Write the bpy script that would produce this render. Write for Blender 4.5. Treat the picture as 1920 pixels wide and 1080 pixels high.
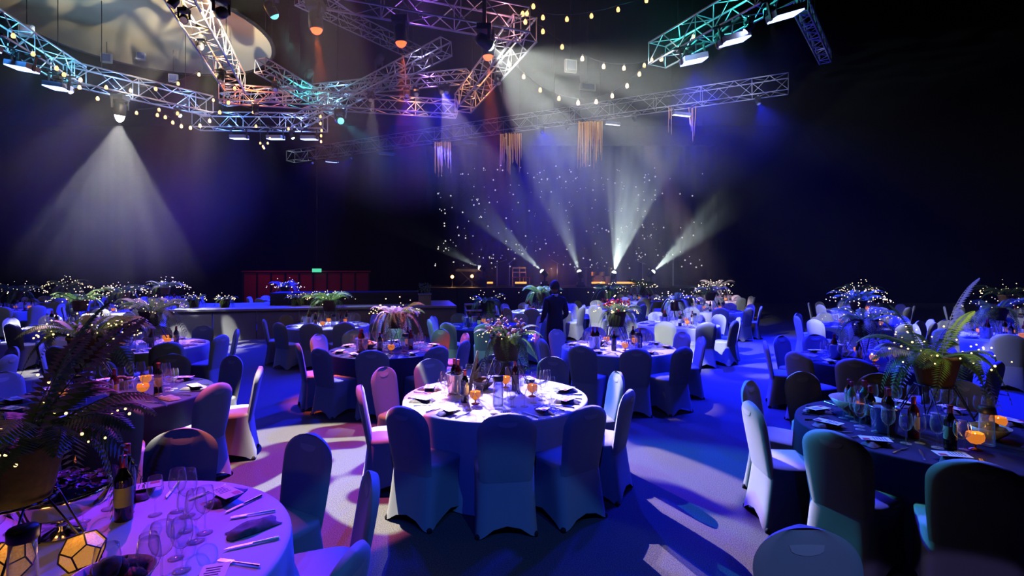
import bpy, bmesh, math, random
from mathutils import Vector, Matrix, Euler

R = math.radians
PI = math.pi
random.seed(7)
S = bpy.context.scene
for o in list(bpy.data.objects):
    bpy.data.objects.remove(o)
C = S.collection

# ------------------------------------------------------------------ camera
CAMH, HOR, F = 2.0, 505.0, 960.0
cam_d = bpy.data.cameras.new('camera')
cam_d.lens = 18.0
cam_d.sensor_width = 36.0
cam_d.shift_y = -(540 - HOR) / 1920.0
cam_d.clip_end = 200
cam = bpy.data.objects.new('camera', cam_d)
C.objects.link(cam)
cam.location = (0, 0, CAMH)
cam.rotation_euler = (R(90), 0, 0)
S.camera = cam

def at(x, y, Y):
    return Vector(((x - 960) / F * Y, Y, CAMH - (y - HOR) / F * Y))

def atz(x, y, Z):
    Y = (CAMH - Z) * F / (y - HOR)
    return Vector(((x - 960) / F * Y, Y, Z))

# ------------------------------------------------------------------ world, exposure, cycles quality
w = bpy.data.worlds.new('world')
S.world = w
w.use_nodes = True
w.node_tree.nodes['Background'].inputs[0].default_value = (0.004, 0.006, 0.02, 1)
w.node_tree.nodes['Background'].inputs[1].default_value = 0.1
vs = S.view_settings
vs.view_transform = 'Standard'
vs.look = 'None'
vs.exposure = 0.2
vs.gamma = 1.0
vs.use_curve_mapping = False
cy = S.cycles
cy.use_denoising = True
cy.max_bounces = 5
cy.diffuse_bounces = 0
cy.glossy_bounces = 2
cy.transmission_bounces = 4
cy.transparent_max_bounces = 16
cy.volume_bounces = 0
cy.caustics_reflective = False
cy.caustics_refractive = False
cy.sample_clamp_indirect = 2.0
cy.sample_clamp_direct = 80.0
cy.volume_step_rate = 3.0
cy.blur_glossy = 1.0

BL = 3.0             # all blue lamps
FRONT_FILL = 420.0           # added fill from unseen lamps behind the camera
HAZE = 0.0004        # scattering of the stage haze, per metre
BEAM_FOG = [((-8.9, 11.6, 4.6), 3.6, 0.085), ((1.0, 9.4, 5.1), 3.3, 0.09), ((4.8, 24.8, 3.6), 6.2, 0.06), ((0.2, 24.6, 3.2), 4.0, 0.05), ((-1.7, 7.9, 5.2), 2.5, 0.22), ((3.2, 9.4, 5.0), 2.0, 0.05)]

# light colours
BLUE = (0.006, 0.012, 1.0)
CYAN = (0.18, 0.75, 1.0)
WHITE = (1.0, 0.97, 0.92)
COOL = (0.72, 0.9, 1.0)
PINK = (1.0, 0.62, 0.85)
MAGENTA = (0.75, 0.16, 1.0)
ORANGE = (1.0, 0.13, 0.02)
AMBER = (1.0, 0.5, 0.12)

# ------------------------------------------------------------------ light helpers
def orient(v):
    return Vector(v).to_track_quat('-Z', 'Y').to_euler()

def gobo_nodes(L, kind, scale=6.0, thr=0.5, soft=0.1, low=0.1, seed=0.0, col1=(1, 1, 1), col2=None, col3=None):
    """A patterned glass slide in the lamp: the pattern depends only on the direction in which light leaves."""
    L.use_nodes = True
    nt = L.node_tree
    N, K = nt.nodes, nt.links
    em = N.get('Emission') or N.new('ShaderNodeEmission')
    tc = N.new('ShaderNodeTexCoord')
    sp = N.new('ShaderNodeSeparateXYZ')
    K.new(tc.outputs['Normal'], sp.inputs[0])
    def div(a):
        d = N.new('ShaderNodeMath'); d.operation = 'DIVIDE'
        K.new(sp.outputs[a], d.inputs[0]); K.new(sp.outputs[2], d.inputs[1])
        return d.outputs[0]
    cb = N.new('ShaderNodeCombineXYZ')
    K.new(div(0), cb.inputs[0]); K.new(div(1), cb.inputs[1])
    cb.inputs[2].default_value = seed
    nz = N.new('ShaderNodeTexNoise')
    nz.inputs['Scale'].default_value = scale
    nz.inputs['Detail'].default_value = 0.0 if kind != 'leaf' else 1.0
    nz.inputs['Distortion'].default_value = {'ray': 0.0, 'swirl': 1.2, 'leaf': 0.6}[kind]
    K.new(cb.outputs[0], nz.inputs['Vector'])
    src = nz.outputs[0]
    if kind == 'swirl':
        s1 = N.new('ShaderNodeMath'); s1.operation = 'SUBTRACT'; K.new(src, s1.inputs[0]); s1.inputs[1].default_value = thr
        s2 = N.new('ShaderNodeMath'); s2.operation = 'ABSOLUTE'; K.new(s1.outputs[0], s2.inputs[0])
        mr = N.new('ShaderNodeMapRange')
        K.new(s2.outputs[0], mr.inputs[0])
        mr.inputs[1].default_value = soft; mr.inputs[2].default_value = soft * 0.8
        mr.inputs[3].default_value = 0.0; mr.inputs[4].default_value = 1.0
    else:
        mr = N.new('ShaderNodeMapRange')
        K.new(src, mr.inputs[0])
        mr.inputs[1].default_value = thr - soft; mr.inputs[2].default_value = thr + soft
        mr.inputs[3].default_value = low; mr.inputs[4].default_value = 1.0
    mask = mr.outputs[0]
    if col2 is None:
        K.new(mask, em.inputs['Strength'])
        em.inputs['Color'].default_value = (*col1, 1)
    else:
        mx = N.new('ShaderNodeMix'); mx.data_type = 'RGBA'
        K.new(mask, mx.inputs[0])
        mx.inputs[6].default_value = (*col2, 1)
        mx.inputs[7].default_value = (*col1, 1)
        if col3 is not None:
            n2 = N.new('ShaderNodeTexNoise'); n2.inputs['Scale'].default_value = scale * 0.7
            n2.inputs['Detail'].default_value = 0
            c2 = N.new('ShaderNodeVectorMath'); c2.operation = 'ADD'; c2.inputs[1].default_value = (3.3, 7.1, 2.0)
            K.new(cb.outputs[0], c2.inputs[0]); K.new(c2.outputs[0], n2.inputs['Vector'])
            m2 = N.new('ShaderNodeMapRange'); K.new(n2.outputs[0], m2.inputs[0])
            m2.inputs[1].default_value = 0.57; m2.inputs[2].default_value = 0.62
            mm = N.new('ShaderNodeMix'); mm.data_type = 'RGBA'
            K.new(m2.outputs[0], mm.inputs[0])
            mm.inputs[6].default_value = (*col2, 1); mm.inputs[7].default_value = (*col3, 1)
            K.new(mm.outputs[2], mx.inputs[6])
        K.new(mx.outputs[2], em.inputs['Color'])
        em.inputs['Strength'].default_value = 1.0

def spot(loc, target, color, power, angle, blend=0.15, radius=0.03, gobo=None, name='lamp_light'):
    L = bpy.data.lights.new(name, 'SPOT')
    L.color = color
    L.energy = power
    L.spot_size = R(angle)
    L.spot_blend = blend
    L.shadow_soft_size = radius
    if gobo:
        gobo_nodes(L, **gobo)
    o = bpy.data.objects.new(name, L)
    C.objects.link(o)
    o.location = loc
    o.rotation_euler = orient(Vector(target) - Vector(loc))
    return o

def point(loc, color, power, radius=0.03, name='lamp_light'):
    L = bpy.data.lights.new(name, 'POINT')
    L.color = color
    L.energy = power
    L.shadow_soft_size = radius
    o = bpy.data.objects.new(name, L)
    C.objects.link(o)
    o.location = loc
    return o

# ------------------------------------------------------------------ materials
MATS = {}
def mat(name, col, rough=0.6, metal=0.0, emit=None, emit_s=0.0, spec=0.3, noise=None, bump=None, sheen=0.0, trans=0.0, sample=False):
    m = bpy.data.materials.new(name)
    m.use_nodes = True
    nt = m.node_tree
    N, K = nt.nodes, nt.links
    b = N['Principled BSDF']
    b.inputs['Base Color'].default_value = (*col, 1)
    b.inputs['Roughness'].default_value = rough
    b.inputs['Metallic'].default_value = metal
    b.inputs['Specular IOR Level'].default_value = spec
    if sheen:
        b.inputs['Sheen Weight'].default_value = sheen
    if noise or bump:
        tc = N.new('ShaderNodeTexCoord')
    if noise:                                   # (scale, second colour, contrast)
        nz = N.new('ShaderNodeTexNoise'); nz.inputs['Scale'].default_value = noise[0]; nz.inputs['Detail'].default_value = 3
        K.new(tc.outputs['Object'], nz.inputs['Vector'])
        mr = N.new('ShaderNodeMapRange'); K.new(nz.outputs[0], mr.inputs[0])
        mr.inputs[1].default_value = 0.5 - noise[2]; mr.inputs[2].default_value = 0.5 + noise[2]
        mx = N.new('ShaderNodeMix'); mx.data_type = 'RGBA'
        K.new(mr.outputs[0], mx.inputs[0])
        mx.inputs[6].default_value = (*col, 1); mx.inputs[7].default_value = (*noise[1], 1)
        K.new(mx.outputs[2], b.inputs['Base Color'])
    if bump:                                    # (scale, strength, distance)
        nb = N.new('ShaderNodeTexNoise'); nb.inputs['Scale'].default_value = bump[0]; nb.inputs['Detail'].default_value = 2
        K.new(tc.outputs['Object'], nb.inputs['Vector'])
        bp = N.new('ShaderNodeBump'); bp.inputs['Strength'].default_value = bump[1]; bp.inputs['Distance'].default_value = bump[2]
        K.new(nb.outputs[0], bp.inputs['Height']); K.new(bp.outputs[0], b.inputs['Normal'])
    if emit:
        b.inputs['Emission Color'].default_value = (*emit, 1)
        b.inputs['Emission Strength'].default_value = emit_s
        if not sample:
            m.cycles.emission_sampling = 'NONE'
    if trans:
        t = N.new('ShaderNodeBsdfTranslucent'); t.inputs[0].default_value = (*[min(1, c * 1.6) for c in col], 1)
        ms = N.new('ShaderNodeMixShader'); ms.inputs[0].default_value = trans
        out = N['Material Output']
        K.new(b.outputs[0], ms.inputs[1]); K.new(t.outputs[0], ms.inputs[2]); K.new(ms.outputs[0], out.inputs[0])
    MATS[name] = m
    return m

def glass_mat(name, tint=(1, 1, 1), edge=0.4, rough=0.10):
    m = bpy.data.materials.new(name)
    m.use_nodes = True
    nt = m.node_tree
    N, K = nt.nodes, nt.links
    N.remove(N['Principled BSDF'])
    tr = N.new('ShaderNodeBsdfTransparent'); tr.inputs[0].default_value = (*tint, 1)
    gl = N.new('ShaderNodeBsdfAnisotropic') if False else N.new('ShaderNodeBsdfGlossy')
    gl.inputs['Roughness'].default_value = rough
    gl.inputs['Color'].default_value = (0.9, 0.9, 0.9, 1)
    df = N.new('ShaderNodeBsdfDiffuse'); df.inputs[0].default_value = (0.8, 0.8, 0.8, 1)
    lw = N.new('ShaderNodeLayerWeight'); lw.inputs[0].default_value = 0.5
    pw = N.new('ShaderNodeMath'); pw.operation = 'POWER'; K.new(lw.outputs['Facing'], pw.inputs[0]); pw.inputs[1].default_value = 2.5
    mr = N.new('ShaderNodeMapRange'); K.new(pw.outputs[0], mr.inputs[0])
    mr.inputs[3].default_value = 0.10; mr.inputs[4].default_value = edge + 0.5
    g2 = N.new('ShaderNodeMixShader'); g2.inputs[0].default_value = 0.6
    K.new(gl.outputs[0], g2.inputs[1]); K.new(df.outputs[0], g2.inputs[2])
    mx = N.new('ShaderNodeMixShader')
    K.new(mr.outputs[0], mx.inputs[0]); K.new(tr.outputs[0], mx.inputs[1]); K.new(g2.outputs[0], mx.inputs[2])
    K.new(mx.outputs[0], N['Material Output'].inputs[0])
    MATS[name] = m
    return m

mat('carpet', (0.22, 0.21, 0.21), 0.95, spec=0.05, noise=(140, (0.07, 0.065, 0.07), 0.16), bump=(160, 0.25, 0.006))
mat('black_drape', (0.0025, 0.0025, 0.003), 0.95, spec=0.02)
mat('ceiling_black', (0.0004, 0.0004, 0.0004), 0.95, spec=0.0)
mat('chair_cover', (0.52, 0.54, 0.58), 0.62, spec=0.25, sheen=0.25, bump=(300, 0.04, 0.002))
mat('hand_hole_cover', (0.75, 0.75, 0.78), 0.6)
mat('rubber', (0.02, 0.02, 0.02), 0.7)
mat('white_linen', (0.80, 0.80, 0.82), 0.75, spec=0.15, sheen=0.2)
mat('navy_linen', (0.009, 0.014, 0.06), 0.7, spec=0.2)
mat('table_wood', (0.2, 0.12, 0.06), 0.6)
mat('napkin_grey', (0.10, 0.09, 0.12), 0.75, noise=(30, (0.22, 0.20, 0.24), 0.2))
mat('card_white', (0.85, 0.85, 0.85), 0.5)
mat('card_red', (0.55, 0.03, 0.04), 0.5)
mat('print_dark', (0.05, 0.05, 0.06), 0.6)
mat('steel', (0.75, 0.75, 0.78), 0.22, metal=1.0)
mat('aluminium', (0.62, 0.63, 0.66), 0.38, metal=0.6, spec=0.5)
mat('black_metal', (0.015, 0.015, 0.017), 0.45, spec=0.4)
mat('copper', (0.55, 0.25, 0.14), 0.3, metal=0.9)
mat('silver_bowl', (0.62, 0.60, 0.62), 0.12, metal=1.0)
mat('bottle_glass', (0.006, 0.009, 0.006), 0.08, spec=0.7)
mat('bottle_red', (0.12, 0.012, 0.01), 0.1, spec=0.7)
mat('bottle_blue', (0.1, 0.35, 0.45), 0.1, spec=0.7)
mat('paper_label', (0.65, 0.63, 0.58), 0.6)
mat('foil', (0.35, 0.05, 0.05), 0.3, metal=0.6)
mat('bread', (0.42, 0.22, 0.09), 0.8, noise=(14, (0.22, 0.09, 0.03), 0.2))
mat('porcelain', (0.85, 0.85, 0.86), 0.25, spec=0.5)
mat('cork', (0.3, 0.18, 0.09), 0.8)
mat('terracotta', (0.24, 0.13, 0.09), 0.8, noise=(9, (0.15, 0.085, 0.06), 0.2))
mat('wicker', (0.03, 0.022, 0.018), 0.85, noise=(40, (0.06, 0.045, 0.035), 0.2))
mat('birch', (0.6, 0.56, 0.52), 0.8, noise=(25, (0.3, 0.27, 0.25), 0.2))
mat('soil', (0.02, 0.015, 0.01), 0.9)
mat('fern_green', (0.10, 0.22, 0.035), 0.5, spec=0.35, trans=0.3, noise=(5, (0.17, 0.26, 0.04), 0.25))
mat('fern_dark', (0.05, 0.11, 0.03), 0.5, spec=0.35, trans=0.25, noise=(5, (0.09, 0.14, 0.03), 0.25))
mat('fern_silver', (0.30, 0.36, 0.30), 0.5, spec=0.35, trans=0.3)
mat('flower_blue', (0.15, 0.17, 0.6), 0.6)
mat('flower_pink', (0.55, 0.25, 0.45), 0.6)
mat('fairy_bulb', (1, 0.85, 0.5), 0.5, emit=(1.0, 0.68, 0.24), emit_s=2.6)
mat('fairy_bulb_white', (1, 0.9, 0.7), 0.5, emit=(1.0, 0.76, 0.38), emit_s=1.5)
mat('festoon_bulb', (1, 0.8, 0.5), 0.5, emit=(1.0, 0.50, 0.15), emit_s=2.6)
mat('star_bulb', (1, 1, 1), 0.5, emit=(1.0, 0.92, 0.82), emit_s=0.75)
mat('gold_strand', (0.8, 0.5, 0.15), 0.35, metal=0.5, emit=(1.0, 0.50, 0.13), emit_s=0.35)
mat('lens_white', (1, 1, 1), 0.4, emit=(0.95, 1.0, 1.0), emit_s=14)
mat('lens_cyan', (1, 1, 1), 0.4, emit=(0.12, 0.85, 0.80), emit_s=2.2)
mat('lens_orange', (1, 1, 1), 0.4, emit=(1.0, 0.10, 0.025), emit_s=3.2)
mat('lens_pink', (0.3, 0.3, 0.3), 0.3, emit=(1.0, 0.6, 0.8), emit_s=0.12)
mat('lens_blue', (0.3, 0.3, 0.3), 0.3, emit=(0.1, 0.15, 1.0), emit_s=0.3)
mat('panel_blue', (1, 1, 1), 0.4, emit=(0.30, 0.42, 1.0), emit_s=4)
mat('panel_white', (1, 1, 1), 0.4, emit=(0.85, 0.92, 1.0), emit_s=2.2)
mat('panel_side', (0.25, 0.3, 0.6), 0.5)
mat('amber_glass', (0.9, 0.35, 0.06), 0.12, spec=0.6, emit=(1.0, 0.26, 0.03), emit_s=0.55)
mat('lantern_glass', (0.9, 0.5, 0.15), 0.25, spec=0.5, emit=(1.0, 0.40, 0.07), emit_s=0.4, noise=(110, (0.5, 0.22, 0.04), 0.1))
mat('flame', (1, 0.8, 0.4), 0.5, emit=(1.0, 0.7, 0.3), emit_s=12)
mat('stage_black', (0.012, 0.012, 0.013), 0.6)
mat('stage_grey', (0.30, 0.31, 0.31), 0.7, noise=(3, (0.22, 0.23, 0.23), 0.3))
mat('stage_top', (0.42, 0.43, 0.43), 0.6, noise=(2, (0.28, 0.29, 0.29), 0.2))
mat('sail_fabric', (0.66, 0.58, 0.40), 0.85)
mat('red_panel', (0.35, 0.02, 0.04), 0.5)
mat('exit_green', (0.1, 0.6, 0.3), 0.5, emit=(0.1, 0.9, 0.5), emit_s=0.7)
mat('suit', (0.012, 0.012, 0.02), 0.8)
mat('shirt', (0.7, 0.7, 0.75), 0.7)
mat('skin', (0.45, 0.28, 0.22), 0.55)
mat('hair', (0.02, 0.013, 0.01), 0.6)
mat('brass_amber', (0.8, 0.45, 0.12), 0.3, metal=0.8)
mat('frame_white', (0.7, 0.72, 0.76), 0.6)
mat('amber_strip', (1, 0.6, 0.2), 0.5, emit=(1.0, 0.42, 0.06), emit_s=1.3)
mat('hall_lamp', (1, 0.6, 0.2), 0.5, emit=(1.0, 0.45, 0.12), emit_s=6)
glass_mat('clear_glass')
glass_mat('carafe_glass', (0.9, 0.93, 1.0), 0.45)

# ------------------------------------------------------------------ mesh helpers
class MB:
    def __init__(s):
        s.v, s.f, s.m = [], [], []
    def add(s, vs_, fs, mi=0):
        n = len(s.v)
        s.v.extend([tuple(p) for p in vs_])
        s.f.extend([tuple(i + n for i in f) for f in fs])
        s.m.extend([mi] * len(fs))
        return s
    def box(s, c, d, mi=0, rot=None):
        x, y, z = d[0] / 2, d[1] / 2, d[2] / 2
        p = [Vector((sx * x, sy * y, sz * z)) for sz in (-1, 1) for sy in (-1, 1) for sx in (-1, 1)]
        if rot is not None:
            p = [rot @ q for q in p]
        p = [q + Vector(c) for q in p]
        return s.add(p, [(0, 2, 3, 1), (4, 5, 7, 6), (0, 1, 5, 4), (2, 6, 7, 3), (0, 4, 6, 2), (1, 3, 7, 5)], mi)
    def tube(s, pts, r, n=6, mi=0, cap=True):
        pts = [Vector(p) for p in pts]
        rs = r if isinstance(r, (list, tuple)) else [r] * len(pts)
        rings = []
        for i, p in enumerate(pts):
            a = pts[max(i - 1, 0)]; b = pts[min(i + 1, len(pts) - 1)]
            t = (b - a).normalized()
            up = Vector((0, 0, 1)) if abs(t.z) < 0.9 else Vector((1, 0, 0))
            u = t.cross(up).normalized(); w_ = u.cross(t)
            rings.append([p + (u * math.cos(k * 2 * PI / n) + w_ * math.sin(k * 2 * PI / n)) * rs[i] for k in range(n)])
        vv = [q for r_ in rings for q in r_]
        ff = []
        for i in range(len(pts) - 1):
            for k in range(n):
                a = i * n + k; b = i * n + (k + 1) % n
                ff.append((a, b, b + n, a + n))
        if cap:
            ff.append(tuple(range(n - 1, -1, -1)))
            ff.append(tuple(range((len(pts) - 1) * n, len(pts) * n)))
        return s.add(vv, ff, mi)
    def lathe(s, prof, n=16, mi=0, c=(0, 0, 0), closed=False):
        vv, ff, idx = [], [], []
        for (r, z) in prof:
            if r < 1e-6:
                idx.append([len(vv)]); vv.append((c[0], c[1], c[2] + z))
            else:
                idx.append(list(range(len(vv), len(vv) + n)))
                vv += [(c[0] + r * math.cos(k * 2 * PI / n), c[1] + r * math.sin(k * 2 * PI / n), c[2] + z) for k in range(n)]
        for a, b in zip(idx, idx[1:]):
            for k in range(n):
                k2 = (k + 1) % n
                if len(a) == 1 and len(b) == 1:
                    continue
                if len(a) == 1:
                    ff.append((a[0], b[k2], b[k]))
                elif len(b) == 1:
                    ff.append((a[k], a[k2], b[0]))
                else:
                    ff.append((a[k], a[k2], b[k2], b[k]))
        return s.add(vv, ff, mi)
    def ball(s, c, r, n=6, m=4, mi=0):
        return s.lathe([(r * math.sin(PI * i / m), -r * math.cos(PI * i / m)) for i in range(m + 1)], n, mi, c)
    def mesh(s, name, mats, smooth=False):
        me = bpy.data.meshes.new(name)
        me.from_pydata(s.v, [], s.f)
        for m in (mats if isinstance(mats, (list, tuple)) else [mats]):
            me.materials.append(MATS[m])
        if any(s.m):
            me.polygons.foreach_set('material_index', s.m)
        if smooth:
            me.polygons.foreach_set('use_smooth', [True] * len(me.polygons))
        me.update()
        return me

def obj(name, me, parent=None, loc=None, rot=None, scale=None, M=None):
    o = bpy.data.objects.new(name, me)
    C.objects.link(o)
    if parent is not None:
        o.parent = parent
    if M is not None:
        o.matrix_local = M
    else:
        if loc is not None: o.location = loc
        if rot is not None: o.rotation_euler = rot
        if scale is not None: o.scale = scale if hasattr(scale, '__len__') else (scale,) * 3
    return o

def tag(o, label, cat, group=None, kind=None):
    o['label'] = label
    o['category'] = cat
    if group: o['group'] = group
    if kind: o['kind'] = kind
    return o

def struct(o):
    o['kind'] = 'structure'
    return o

def thing(name, label, cat, loc=(0, 0, 0), rotz=0.0, group=None, scale=None):
    return tag(obj(name, None, None, loc, (0, 0, rotz), scale), label, cat, group)

def keep_world(child, parent):
    bpy.context.view_layer.update()
    child.parent = parent
    child.matrix_parent_inverse = parent.matrix_world.inverted()

# ================================================================== THE SETTING
X0, X1, Y0, Y1, ZT = -34.0, 34.0, -4.0, 31.0, 10.5
b = MB(); b.box(((X0 + X1) / 2, (Y0 + Y1) / 2, -0.1), (X1 - X0, Y1 - Y0, 0.2))
struct(obj('floor', b.mesh('floor', 'carpet')))
b = MB(); b.box(((X0 + X1) / 2, (Y0 + Y1) / 2, ZT + 0.1), (X1 - X0, Y1 - Y0, 0.2))
struct(obj('ceiling', b.mesh('ceiling', 'ceiling_black')))

def drape(p0, p1, h, name, amp=0.09, wl=0.55):
    p0, p1 = Vector(p0), Vector(p1)
    d = p1 - p0; n = int(d.length / wl * 6); t = d.normalized(); nn = Vector((-t.y, t.x, 0))
    vv, ff = [], []
    for i in range(n + 1):
        q = p0 + d * (i / n) + nn * amp * math.sin(i * 2 * PI / 6) * (0.7 + 0.3 * math.sin(i * 0.37))
        vv += [(q.x, q.y, 0.0), (q.x, q.y, h)]
        vv += [(q.x - nn.x * 0.25, q.y - nn.y * 0.25, 0.0), (q.x - nn.x * 0.25, q.y - nn.y * 0.25, h)]
    for i in range(n):
        a = i * 4; c = a + 4
        ff += [(a, c, c + 1, a + 1), (a + 2, a + 3, c + 3, c + 2)]
    m = MB(); m.add(vv, ff)
    return struct(obj(name, m.mesh(name, 'black_drape', True)))
drape((X0 + .4, Y1 - .4, 0), (X1 - .4, Y1 - .4, 0), ZT, 'wall_back', 0.006)
drape((X0 + .4, Y0 + .4, 0), (X0 + .4, Y1 - .4, 0), ZT, 'wall_left', 0.006)
drape((X1 - .4, Y1 - .4, 0), (X1 - .4, Y0 + .4, 0), ZT, 'wall_right', 0.006)
drape((X1 - .4, Y0 + .4, 0), (X0 + .4, Y0 + .4, 0), ZT, 'wall_front', 0.006)

# round fabric sail under the ceiling
sail = thing('ceiling_sail', 'round cream fabric sail with swirling shadows under the ceiling', 'ceiling panel', (-9.2, 12.9, 8.0))
b = MB(); b.lathe([(0, 0.0), (1.5, 0.0), (2.85, 0.0), (2.85, 0.05), (1.5, 0.05), (0, 0.05)], 56)
obj('sail_cloth', b.mesh('sail_cloth', 'sail_fabric'), sail)
b = MB()
for k in range(56):
    a0, a1 = k * 2 * PI / 56, (k + 1) * 2 * PI / 56
    b.tube([(2.9 * math.cos(a0), 2.9 * math.sin(a0), 0.02), (2.9 * math.cos(a1), 2.9 * math.sin(a1), 0.02)], 0.05, 6)
obj('rim', b.mesh('rim', 'black_metal'), sail)
for k in range(4):
    a = k * PI / 2 + 0.4
    b = MB(); b.tube([(2.7 * math.cos(a), 2.7 * math.sin(a), 0.04), (2.7 * math.cos(a), 2.7 * math.sin(a), ZT - 8.0)], 0.012, 5)
    obj('hanging_cable', b.mesh('hanging_cable', 'black_metal'), sail)

# ================================================================== TRUSSES
UNIT = MB().tube([(0, 0, 0), (0, 0, 1)], 1.0, 6).mesh('truss_tube', 'aluminium', True)

def bar(name, parent, p0, p1, r):
    d = Vector(p1) - Vector(p0)
    M = Matrix.Translation(Vector(p0)) @ d.to_track_quat('Z', 'Y').to_matrix().to_4x4() @ Matrix.Diagonal((r, r, d.length, 1))
    return obj(name, UNIT, parent, M=M)

SPAN = {}; LINES = []
def truss(p0, p1, size, label, joined=False, bay=None, cables=(0.2, 0.8), rc=0.020, rb=0.0095, group=None, top=None):
    """box truss; p0, p1 are the middle of its lower face"""
    p0, p1 = Vector(p0), Vector(p1)
    d = p1 - p0; L = d.length; t = d.normalized()
    sd = t.cross(Vector((0, 0, 1))).normalized(); up = sd.cross(t)
    root = thing('box_truss', label, 'truss', p0, 0, group)
    SPAN[root.name] = d; LINES.append((p0.copy(), d.copy()))
    n = max(2, round(L / (bay or size)))
    h = size / 2
    cs = [sd * -h, sd * h, sd * h + up * size, sd * -h + up * size]
    mb = MB()
    def put(a, c, r, nm):
        if joined and nm == 'brace': mb.tube([a, c], r, 4, cap=False)
        else: bar(nm, root, a, c, r)
    for q in cs:
        put(q, q + d, rc, 'chord')
    for i in range(n + 1):
        o0 = t * (L * i / n)
        if i in (0, n) or i % 3 == 0:
            for a, c in ((0, 1), (1, 2), (2, 3), (3, 0)):
                put(cs[a] + o0, cs[c] + o0, rb, 'brace')
        if i < n:
            o1 = t * (L * (i + 1) / n)
            for a, c in ((0, 1), (1, 2), (2, 3), (3, 0)):
                if i % 2: a, c = c, a
                put(cs[a] + o0, cs[c] + o1, rb, 'brace')
    if joined:
        o = obj('bracing', mb.mesh('bracing', 'aluminium', True), root); o['kind'] = 'stuff'
    for f in cables:
        q = d * f + up * size
        b_ = MB(); b_.tube([q, q + Vector((0, 0, ZT - p0.z - d.z * f - size + 0.02))], 0.008, 5)
        obj('hanging_cable', b_.mesh('hanging_cable', 'black_metal'), root)
    return root

ZR = 6.0
def px(x, y, z=ZR): return atz(x, y, z)
TR = {}
TR['A1'] = truss(px(-60, 42), px(140, 160), 0.42, 'cyan and blue lit box truss entering at the top left edge')
TR['A2'] = truss(px(130, 156), px(393, 214), 0.42, 'silver blue box truss below the round ceiling sail')
TR['A3'] = truss(px(368, 241), px(610, 244), 0.42, 'blue lit level box truss carrying three blue flood panels')
TR['B'] = truss(px(560, -4), px(985, 70), 0.42, 'violet lit box truss with the orange spotlights along it')
TR['C'] = truss(px(985, 75), px(868, 210), 0.42, 'white and amber lit box truss slanting down from the corner bulbs')
TR['D'] = truss(px(856, 218), px(415, 190), 0.36, 'orange lit level box truss behind the star of trusses')
TR['E'] = truss(px(325, -20), px(440, 172), 0.42, 'amber lit box truss in front of the round ceiling sail')
TR['F'] = truss(px(487, 134, 6.4), px(640, 222, 6.15), 0.30, 'turquoise box truss, short arm of the star', cables=(0.3,))
TR['G'] = truss(px(556, 240, 6.0), px(838, 100, 6.55), 0.30, 'lilac box truss, rising diagonal arm of the star', cables=(0.8,))
TR['H'] = truss(px(418, 196, 6.45), px(878, 153, 6.45), 0.26, 'violet and blue box truss, long level arm of the star', cables=(0.5,))
TR['I'] = truss(px(560, 6, 8.6), px(785, 112, 8.6), 0.34, 'unlit dark box truss behind the star', joined=True)
TR['J'] = truss(px(1232, 124), px(1480, -8), 0.42, 'turquoise box truss carrying blue flood panels on the right')
TR['K'] = truss(px(545, 303, 7.0), px(1478, 172, 7.0), 0.46, 'long dim box truss crossing in front of the stage', joined=True, cables=(0.15, 0.4, 0.65, 0.9), rc=0.015, rb=0.008)
TR['L'] = truss(px(1502, 22, 6.2), px(1548, 118, 6.2), 0.20, 'short dim box truss in the dark upper right', joined=True, cables=(0.5,))

# coloured lamps inside the trusses (truss warmers)
def warmer(tr, f, color, power, label):
    r = TR[tr]
    p = r.location + SPAN[r.name] * f + Vector((0, 0, 0.2))
    b_ = MB(); b_.lathe([(0, -0.03), (0.035, -0.03), (0.04, 0.02), (0.03, 0.03), (0, 0.03)], 10)
    o = tag(obj('truss_warmer', b_.mesh('truss_warmer', 'black_metal', True), None, p - Vector((0, 0, 0.12))), label, 'lamp', 'coloured lamps inside the trusses')
    l_ = point(p, color, power, 0.03)
    return o
for (tr, f, col, pw) in (
        ('A1', 0.3, (0.10, 0.55, 1.0), 110), ('A1', 0.8, (0.12, 0.65, 1.0), 110),
        ('A2', 0.3, (0.22, 0.45, 1.0), 90), ('A2', 0.8, (0.18, 0.4, 1.0), 90),
        ('A3', 0.25, (0.10, 0.30, 1.0), 130), ('A3', 0.75, (0.25, 0.40, 1.0), 110),
        ('B', 0.5, (0.40, 0.12, 0.9), 45), ('B', 0.9, (0.9, 0.3, 0.35), 40),
        ('C', 0.3, (1.0, 0.9, 0.75), 50), ('C', 0.8, (1.0, 0.38, 0.12), 90),
        ('D', 0.2, (1.0, 0.35, 0.12), 60), ('D', 0.88, (1.0, 0.14, 0.03), 110),
        ('E', 0.3, (1.0, 0.42, 0.03), 110), ('E', 0.85, (1.0, 0.3, 0.08), 100),
        ('F', 0.5, (0.04, 0.9, 0.85), 70), ('G', 0.3, (0.25, 0.7, 1.0), 40), ('G', 0.85, (0.55, 0.5, 1.0), 40),
        ('H', 0.5, (0.2, 0.5, 1.0), 35), ('H', 0.85, (0.5, 0.2, 0.9), 40),
        ('J', 0.2, (0.05, 0.8, 0.7), 90), ('J', 0.65, (0.05, 0.8, 0.75), 80)):
    warmer(tr, f, col, pw * 0.24, 'small coloured lamp tucked inside a lit roof truss')

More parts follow.
